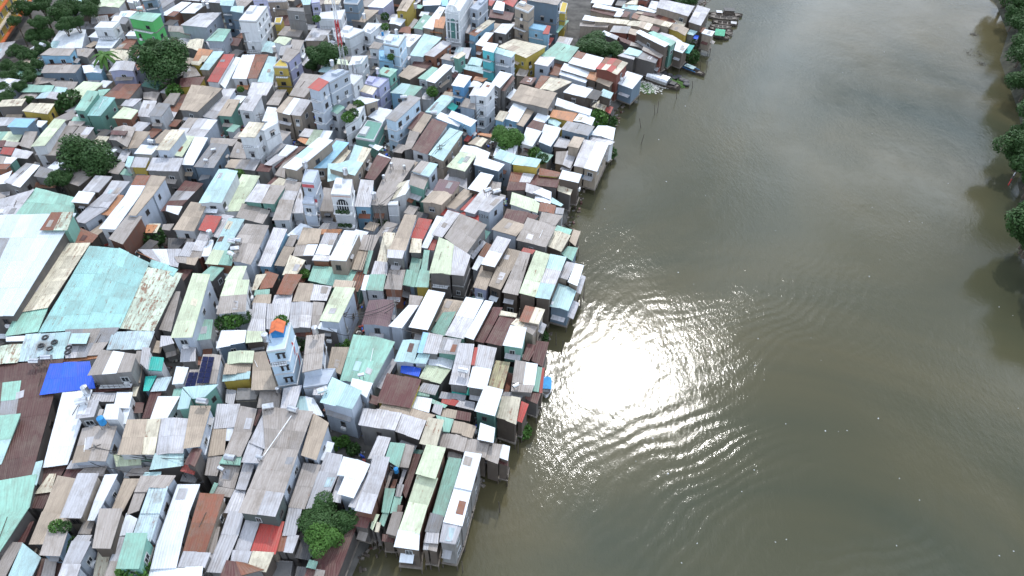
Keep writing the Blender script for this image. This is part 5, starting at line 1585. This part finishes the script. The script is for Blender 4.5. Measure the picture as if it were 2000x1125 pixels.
# ---------------------------------------------------------------- water tanks, mast, poles, wires
def tank(px,py,z,label,kind=0,ang=0,s_=1.0):
    e=empty('water_tank',at(px,py,z),ang)
    if kind==0:
        m=MB(); m.tube((-.85*s_,0,.95*s_),(.85*s_,0,.95*s_),.5*s_,None,12); m.build('drum',M_steel,e)
    else:
        m=MB(); m.tube((0,0,.7*s_),(0,0,2.2*s_),.55*s_,None,12); m.tube((0,0,2.2*s_),(0,0,2.4*s_),.55*s_,.2*s_,12); m.build('drum',M_steel if kind==1 else M_blue,e)
    m=MB()
    for sx_ in (-.5,.5):
        for sy_ in (-.35,.35): m.tube((sx_*s_,sy_*s_,-.6),(sx_*s_,sy_*s_,.75*s_),.04)
    m.build('stand',M_darkf,e); tag(e,label,'water tank','stainless water tanks on roofs')
TK=[(526,800,8.2,0,'steel tank on the left end of the widest grey roof ridge'),(574,806,8.2,0,'steel tank on the right end of the widest grey roof ridge'),(95,705,6.4,0,'steel tank left of the blue tarpaulin'),(72,712,6.2,0,'steel tank at the top edge of the dark brown roof'),(173,771,6.4,1,'upright steel tank below the blue tarpaulin'),(163,790,8.6,0,'steel tank at the corner of the black-rimmed roof'),
(905,730,7.3,0,'steel tank on the twin grey roofs near the river'),(1007,757,5.8,0,'small tank on the tan roof beside the mint strip'),(522,670,14,1,'slim steel tank on the left corner of the sky blue tower house'),(618,655,9,1,'steel tank at the back of the grey roof with white parapet'),
(706,736,6.9,0,'small tank at the lower edge of the big mint roof'),(598,332,13,1,'steel tank on top of the red and white narrow tower'),(676,345,11.6,1,'steel tank on the white tower with terracotta terrace'),(732,392,6.8,1,'steel tank at the corner of the wide tan roof'),(750,352,6.8,1,'small vent tank in the middle of the wide tan roof'),(765,328,6.8,1,'small vent on the upper part of the wide tan roof'),
(790,333,6.8,1,'right hand vent on the upper wide tan roof'),(418,296,6.8,0,'small tank on the slate flat roof'),(404,317,6.8,0,'lower small tank on the slate flat roof'),(650,133,14.6,1,'steel tank on the long white house roof with red gable'),(693,140,10.5,1,'steel tank on the brick terrace right of the mast'),(739,148,8.8,1,'steel tank on the grey flat roof with mint neighbour'),
(538,105,9.8,1,'steel tank on the yellow-walled corner house'),(537,25,8.2,1,'steel tank on the small cream tower'),(704,25,6.4,1,'left of two upright tanks on the tan roof behind the mast'),(712,40,8.8,1,'right of two upright tanks behind the mast'),(775,72,12.2,1,'steel tank on the grey roofed white house'),(748,72,7.4,2,'blue tank on the small white roof behind the grey roofed house'),
(789,196,9.6,0,'steel tank on the dark gabled roof of the long pale house'),(848,226,6.9,0,'steel tank at the top of the dark maroon roof'),(952,378,8.4,0,'steel tank behind the pale house with a painted number'),(970,380,8.4,0,'right hand tank behind the pale house with a painted number'),(456,478,7.2,0,'upper left tank along the edge of the warm grey twin roof'),(466,476,7.2,0,'upper right tank along the warm grey twin roof'),
(461,492,7.2,0,'middle tank along the edge of the warm grey twin roof'),(455,503,7.2,0,'lowest tank along the edge of the warm grey twin roof'),(413,466,5.8,1,'steel tank on the white roof left of the aqua roofs'),(509,897,8.3,0,'small tank at the end of the long white pipe'),(434,920,6.2,0,'small tank beside the mint awning'),(268,15,13.4,1,'steel tank on top of the bright green house'),(275,22,13.4,0,'lower steel tank on top of the bright green house'),
(86,93,7,0,'tank at the left corner of the long blue house'),(298,282,6,0,'white tank beside the cream upper roof'),(398,790,8.8,0,'blue-grey tank on the tall tan roof'),(205,832,7.3,2,'blue tank at the back of the tan double roof'),(1055,125,5.8,0,'small tank on the lavender roofed house'),(775,925,5,2,'small round tank in the patchwork lane'),(545,768,5,1,'small white tank on the tan roof below the blue tower'),
(631,768,8,0,'steel tank at the left corner of the aqua roofed house'),(400,15,7.4,1,'left tank of two on the large grey roof'),(408,20,7.4,1,'right tank of two on the large grey roof'),(655,52,7.4,1,'tank on the pale grey roof above the dark tree'),(812,20,7.4,1,'tank on a roof above the aqua roofs'),(452,900,6.4,0,'tank near the end of the slate roof strip'),(885,118,6,0,'tank on the tan roof left of the turquoise fronted house')]
for i,(x,y,z,k,lb) in enumerate(TK): tank(x,y,z,lb,k,rnd.uniform(-.6,.6),.62 if 'vent' in lb or 'small' in lb else .95)
# long white pipe over the widest roof
pa,pb=at(569,812,8.7),at(510,897,8.7); e=empty('roof_pipe',pa); m=MB(); m.tube((0,0,0),tuple(pb-pa),.07,None,6); m.build('pipe',M_white,e); tag(e,'long thin white pipe lying diagonally across the widest grey roof','pipe')
# radio mast
b0=at(684,206,0); e=empty('radio_mast',b0); ntop=at(663,8,33)
Hm=34; sec=10
def leg(i,z): r_=1.0*(1-z/Hm*.72); a=math.pi/4+i*math.pi/2; return Vector((math.cos(a)*r_,math.sin(a)*r_,z))
for k in range(sec):
    z0_,z1_=Hm*k/sec,Hm*(k+1)/sec; mt=(M_red if k in(5,6,9) else (M_white if k>=7 else M_steel if k>2 else M_darkf)); m=MB()
    for i in range(4):
        m.tube(leg(i,z0_),leg(i,z1_),.07,None,4); m.tube(leg(i,z0_),leg((i+1)%4,z1_),.045,None,4); m.tube(leg((i+1)%4,z0_),leg(i,z1_),.045,None,4)
    m.build('lattice_section',mt,e)
m=MB(); m.tube((0,0,Hm),(0,0,Hm+5),.06); m.build('lightning_rod',M_steel,e)
for k in range(6):
    a=k*1.05; m=MB(); m.box((math.cos(a)*1.2-1.5*(k%2),math.sin(a)*1.2,19+k%3),(.3,.2,2.2),a); m.build('antenna_panel',M_white,e)
m=MB(); m.box((-1.0,0,18),(3.6,.1,.1)); m.box((-1.0,0,20),(3.6,.1,.1)); m.build('antenna_bracket',M_steel,e)
tag(e,'tall red and white lattice radio mast rising from the houses','mast')
UP=[(780,652,9,'utility pole at the right of the alley crossing'),(682,668,8,'utility pole hung with wires at the alley crossing'),(398,948,8,'utility pole at the left alley by the dark gabled hut'),(222,925,8,'utility pole with tangled wires in the bottom left alley'),(862,338,8,'utility pole in the alley beside the wide white roof'),(748,455,8,'utility pole in front of the brown strip roofs'),(950,250,8,'utility pole by the white three storey house'),(520,275,8,'utility pole by the grey terraced fronts')]
tops=[]
for x,y,hh,lb in UP:
    b0=at(x,y,0); e=empty('utility_pole',b0); m=MB(); m.tube((0,0,-.2),(0,0,hh),.16,.11,8); m.build('pole',M_conc,e); m=MB(); m.box((0,0,hh-.5),(1.6,.1,.12),.5); m.box((0,0,hh-1.2),(1.2,.1,.1),.5); m.build('crossarm',M_darkf,e); tag(e,lb,'pole'); tops.append(b0+Vector((0,0,hh-.6)))
def cable(a,b,label,sag=.8,r_=.05):
    e=empty('overhead_cable',a); m=MB(); pr=None
    for k in range(9):
        t=k/8; p=(b-a)*t; p.z-=sag*4*t*(1-t)
        if pr is not None: m.tube(pr,p,r_,None,4)
        pr=p
    m.build('cable',M_black,e); tag(e,label,'cable','black overhead cables across the alleys')
CB=[(0,1),(0,5),(1,5),(2,3),(4,6),(4,5)]
for i,j in CB:
    for k in range(3): cable(tops[i]+Vector((k*.25-.2,0,-.35*k)),tops[j]+Vector((k*.25-.2,0,-.35*k)),'black overhead cable sagging between two utility poles above the alleys',.9+.4*k)
for (a,b) in [((682,655),(640,640)),((682,655),(705,560)),((780,640),(850,655)),((222,915),(290,925)),((398,940),(350,945)),((862,330),(905,300)),((748,448),(790,430)),((222,915),(170,900))]:
    cable(at(*a,7.2),at(*b,6.6),'thin service cable running from a pole to the roofs',.6)
# ---------------------------------------------------------------- labels for the houses
LM=[((552,715),'sky blue tower house'),((290,60),'bright green house'),((622,195),'red-gabled tall white house'),((893,55),'white arched tower'),((953,120),'turquoise fronted house'),((130,742),'blue tarpaulin'),((633,1045),'round tree by the inlet'),
((1290,160),'silver covered boat'),((1067,757),'small blue boat'),((390,725),'solar panels'),((992,272),'bright leafy tree'),((165,320),'broad dark tree'),((1172,90),'wide street tree'),((160,560),'huge aqua warehouse roof'),((1040,110),'yellow-walled hall'),((605,370),'coral-banded tower'),((655,390),'white balcony tower'),
((720,700),'big mint roof'),((670,130),'radio mast'),((200,105),'coconut palm'),((312,118),'large round tree'),((945,410),'house numbered 1214'),((825,450),'bright red roof'),((540,900),'widest grey roof'),((1405,72),'green tarpaulin boat'),((300,465),'yard shrub'),((40,880),'dark brown factory roof'),((825,260),'long maroon roof'),((1062,560),'wide two-tone stilt roof'),((900,1000),'long white riverside roof'),((630,100),'tree by the mast'),((245,1080),'mint house at the bottom'),((395,1010),'rust-red long roof')]
KW2={'tin_roofed_house':'house','two_storey_house':'two-storey house','townhouse':'tall narrow house','shack':'low shack','lean_to':'tiny lean-to','shed':'small shed','stilt_house':'stilt house','awning':'awning','warehouse':'warehouse'}
ORD=['nearest']+[w_+' nearest' for w_ in 'second third fourth fifth sixth seventh eighth ninth tenth eleventh twelfth thirteenth fourteenth fifteenth sixteenth seventeenth eighteenth nineteenth twentieth twenty-first twenty-second twenty-third twenty-fourth twenty-fifth twenty-sixth twenty-seventh twenty-eighth twenty-ninth thirtieth'.split()]
keys={}
for hi in HI:
    x,y=hi['px']
    (lx,ly),nm=min(LM,key=lambda m:(m[0][0]-x)**2+(m[0][1]-y)**2); dx_,dy_=x-lx,y-ly
    d=('right of' if dx_>0 else 'left of') if abs(dx_)>abs(dy_)*1.3 else ('below' if dy_>0 else 'above')
    key=(RC[hi['c']][0],KW2[hi['kind']],d,nm); keys.setdefault(key,[]).append((dx_*dx_+dy_*dy_,hi))
SZ=lambda a:'small' if a<28 else ('broad' if a>90 else '')
for (cw,kw,d,nm),L_ in keys.items():
    L_.sort(key=lambda q:q[0])
    for i,(dd,hi) in enumerate(L_):
        roof='roofed' if kw!='awning' else ''
        wl=WC[hi['w']][0]; two='' 
        if len(hi['secs'])>1 and RC[hi['secs'][1]['c']][0]!=cw: two=' and '+RC[hi['secs'][1]['c']][0]
        near='' if len(L_)==1 else ORD[min(i,19)]+' '
        lab=f"{cw}{two} {roof} {kw}, {near}{d} the {nm}".replace('  ',' ').replace(' ,',',')
        sz=SZ(hi['area'])
        if sz and len(lab.split())<13: lab=sz+' '+lab
        if kw!='awning' and len(lab.split())<12-len(kw.split()) and wl not in cw: lab=lab.replace(kw+',',kw+' with '+wl+' walls,')
        if len(lab.replace('-',' ').split())>16: lab=lab.split(' with ')[0]+','+lab.split(',')[-1] if ' with ' in lab else lab.replace('small ','').replace('broad ','')
        if len(lab.replace('-',' ').split())>16: lab=lab.replace(' and '+RC[hi['secs'][-1]['c']][0],'').replace('weathered ','').replace(two,'')
        tag(hi['o'],lab,'awning' if kw=='awning' else ('warehouse' if kw=='warehouse' else ('shed' if kw in('low shack','tiny lean-to','small shed') else 'house')),{'house':'tin-roofed houses of the riverside quarter','two-storey house':'two-storey houses of the quarter','tall narrow house':'tall narrow townhouses','low shack':'low tin shacks','tiny lean-to':'tiny lean-to sheds','small shed':'small tin sheds','stilt house':'stilt houses over the river edge','awning':'awnings over the alleys','warehouse':'large warehouse roofs'}[kw])
if 'mark' in T: del T['mark']
T['label']='narrow sky blue tower house with a small orange gabled roof on top'
T2['label']='white tower house with a tall arched window and curved pediment'
T3['label']='narrow white tower with coral-red bands at each floor'
T4['label']='white tower with terracotta terrace, arched window and plant-filled balconies'
T5['label']='pale blue house with the number 1214 painted on its front'
T6['label']='warm grey roofed house covered with dark blue solar panels'

def rank(stem_,ref,txt):
    L_=sorted([o for o in COL.objects if o.parent is None and o.name.split('.')[0]==stem_],key=lambda o:(pix(o.location)[0]-ref[0])**2+(pix(o.location)[1]-ref[1])**2)
    for i,o in enumerate(L_):
        if i<30: o['label']=txt.replace('#',ORD[i])
        else: o['label']=txt.replace('#','among the farthest')
for o_ in COL.objects:
    if o_.parent is None and 'label' in o_ and len(o_['label'].replace('-',' ').split())>16: print('LONG',o_.name,o_['label'])
rank('street_tree',(20,60),'dark green street tree in the shady row, # to the yellow apartment block')
rank('riverside_tree',(2000,0),'dark leafy tree on the right bank, # to the top right corner')
rank('float_drum',(1280,150),'black round float drum, # to the silver covered boat canopy')

# tyres and scraps weighing down the big left roofs
for i,(x_,y_,lb) in enumerate([(88,659,'uppermost tyre on the pale blue weathered sheets'),(106,668,'tyre right of the uppermost one on the weathered sheets'),(80,675,'tyre beside the black scrap on the weathered sheets'),(97,681,'tyre in the middle of the weathered sheets'),(134,679,'tyre beside the white plank on the weathered sheets'),(132,688,'lowest tyre below the white plank'),(78,701,'tyre at the edge of the dark brown roof'),(2,421,'tyre on the white roof at the left edge')]):
    zt_=6.25 if x_>10 else 8.4
    p=at(x_,y_,zt_); vs=[];fs=[];n_=14;k_=6
    for a in range(n_):
        for b in range(k_):
            A_=2*math.pi*a/n_; B2=2*math.pi*b/k_; r_=.32+.13*math.cos(B2); vs.append((r_*math.cos(A_),r_*math.sin(A_),.13*math.sin(B2)))
    for a in range(n_):
        for b in range(k_): fs.append((a*k_+b,((a+1)%n_)*k_+b,((a+1)%n_)*k_+(b+1)%k_,a*k_+(b+1)%k_))
    o=mesh('tyre',vs,fs,M_black,smooth=True); o.location=p; o.scale=(1.3,1.3,1.2); tag(o,lb,'tyre','old tyres weighing down the roofs')
# heaps of household clutter in the lanes and on the mud
cm=[M_litter,M_wood2,M_wood,M_conc,ROOF['V'],ROOF['R'],ROOF['W'],ROOF['M'],M_steel,ROOF['D']]; rr=random.Random(9); vs=[];fs=[];mi=[]
def bit(x,y,z,i):
    k=len(vs); a=rr.uniform(0,3.14); w_,l_,h_=rr.uniform(.15,.5),rr.uniform(.2,.9),rr.uniform(.05,.5)
    b=MB(); b.box((x,y,z+h_/2),(w_,l_,h_),a); vs.extend(b.v); fs.extend([tuple(k+j for j in f) for f in b.f]); mi.extend([i]*6)
n=0
for _ in range(60000):
    x_=rr.uniform(-150,80); y_=rr.uniform(20,ymax)
    if cell(x_,y_) in OCC or not onland(Vector((x_,y_,0))): continue
    if any(inside(x_,y_,K) for K in KW[:2]): continue
    q=pix((x_,y_,.3))
    if not(-10<q[0]<1400 and -10<q[1]<1130) or hidden(q[0],q[1],None): continue
    i=rr.randrange(len(cm))
    for _2 in range(3): bit(x_+rr.gauss(0,.4),y_+rr.gauss(0,.4),rr.uniform(0,.3),i if rr.random()<.5 else rr.randrange(len(cm)))
    n+=1
    if n>1400: break
o=mesh('lane_clutter',vs,fs,cm); o.data.polygons.foreach_set('material_index',mi); tag(o,'jumble of boards, buckets and rubbish in the lanes between houses','clutter',kind='stuff')
vs=[];fs=[];mi=[]
for i in range(len(SH)-1):
    a,b=SH[i],SH[i+1]; L_=(b-a).length
    if L_>200: continue
    for _ in range(int(L_*3)):
        p=a.lerp(b,rr.random()); t_=(b-a).normalized(); n_=Vector((-t_.y,t_.x,0)); 
        p=p+n_*rr.uniform(.5,4.0); bit(p.x,p.y,WZ-.1+rr.uniform(0,.1),rr.choice([1,1,2,2,1,2,3,9]))
o=mesh('shore_rubbish',vs,fs,cm); o.data.polygons.foreach_set('material_index',mi); tag(o,'rubbish and driftwood washed up under the stilt houses','rubbish',kind='stuff')
# laundry lines and landing planks at the water side
for i,(a_,b_,lb) in enumerate([((1008,575),(1032,580),'laundry under the pale two-tone stilt house'),((880,552),(905,556),'laundry on the railings of the pale open-fronted house'),((1128,338),(1143,342),'blue laundry below the white stilt house'),((862,545),(878,549),'second row of laundry on the open-fronted house'),((590,975),(600,990),'clothes in the open yard behind the dark tarps')]):
    p,q=at(*a_,3.4),at(*b_,3.4); e=empty('laundry_line',p); m=MB(); m.tube((0,0,0),tuple(q-p),.02,None,4); m.build('line',M_black,e)
    for k in range(6):
        c=(q-p)*((k+.5)/6); m=MB(); m.box((c.x,c.y,-.45),(.45,.06,.8),rnd.uniform(-.3,.3)); m.build('garment',[M_blue,M_white,M_red,ROOF['Q'],M_green,M_cream][(k+i)%6],e)
    tag(e,lb,'laundry')

# channel marker and brushwood near the right bank
e=empty('channel_marker',at(1969,362,WZ)); tp=Vector((2.2,3.0,6.5))
for k in range(9):
    m=MB(); m.tube(tuple(tp*(k/9)),tuple(tp*((k+1)/9)),.13,None,6); m.build('painted_band',M_red if k<2 else (M_white if k%2 else M_darkf),e)
m=MB()
for a_,b_ in (((-.9,0,0),(.9,0,0)),((.9,0,0),(0,0,1.6)),((0,0,1.6),(-.9,0,0))): m.tube(tuple(tp+Vector(a_)),tuple(tp+Vector(b_)),.09,None,4)
m.build('triangle_topmark',M_white,e); tag(e,'leaning red and white banded channel marker with triangle between two right bank trees','marker')
for nm_,(cx_,cy_),R_,lb in (('brushwood_pile',(1900,104),2.2,'ring of bare brushwood in the water near the upper right bank'),('brushwood_bundle',(1916,126),1.4,'loose bundle of twigs trailing below the brushwood ring'),('brushwood_stub',(1900,68),.8,'small single twig cluster above the brushwood ring')):
    e=empty(nm_,at(cx_,cy_,WZ)); rr=random.Random(int(cx_+cy_)); m=MB()
    for k in range(46):
        a=rr.uniform(0,6.28); r_=R_*rr.uniform(.75,1.1) if R_>2 else R_*rr.uniform(0,1); p=Vector((math.cos(a)*r_,math.sin(a)*r_,-.2)); m.tube(tuple(p),tuple(p+Vector((rr.gauss(0,.7),rr.gauss(0,.7),rr.uniform(.3,1.1)))),.03,.015,3)
    m.build('twigs',M_wood,e); tag(e,lb,'brushwood')
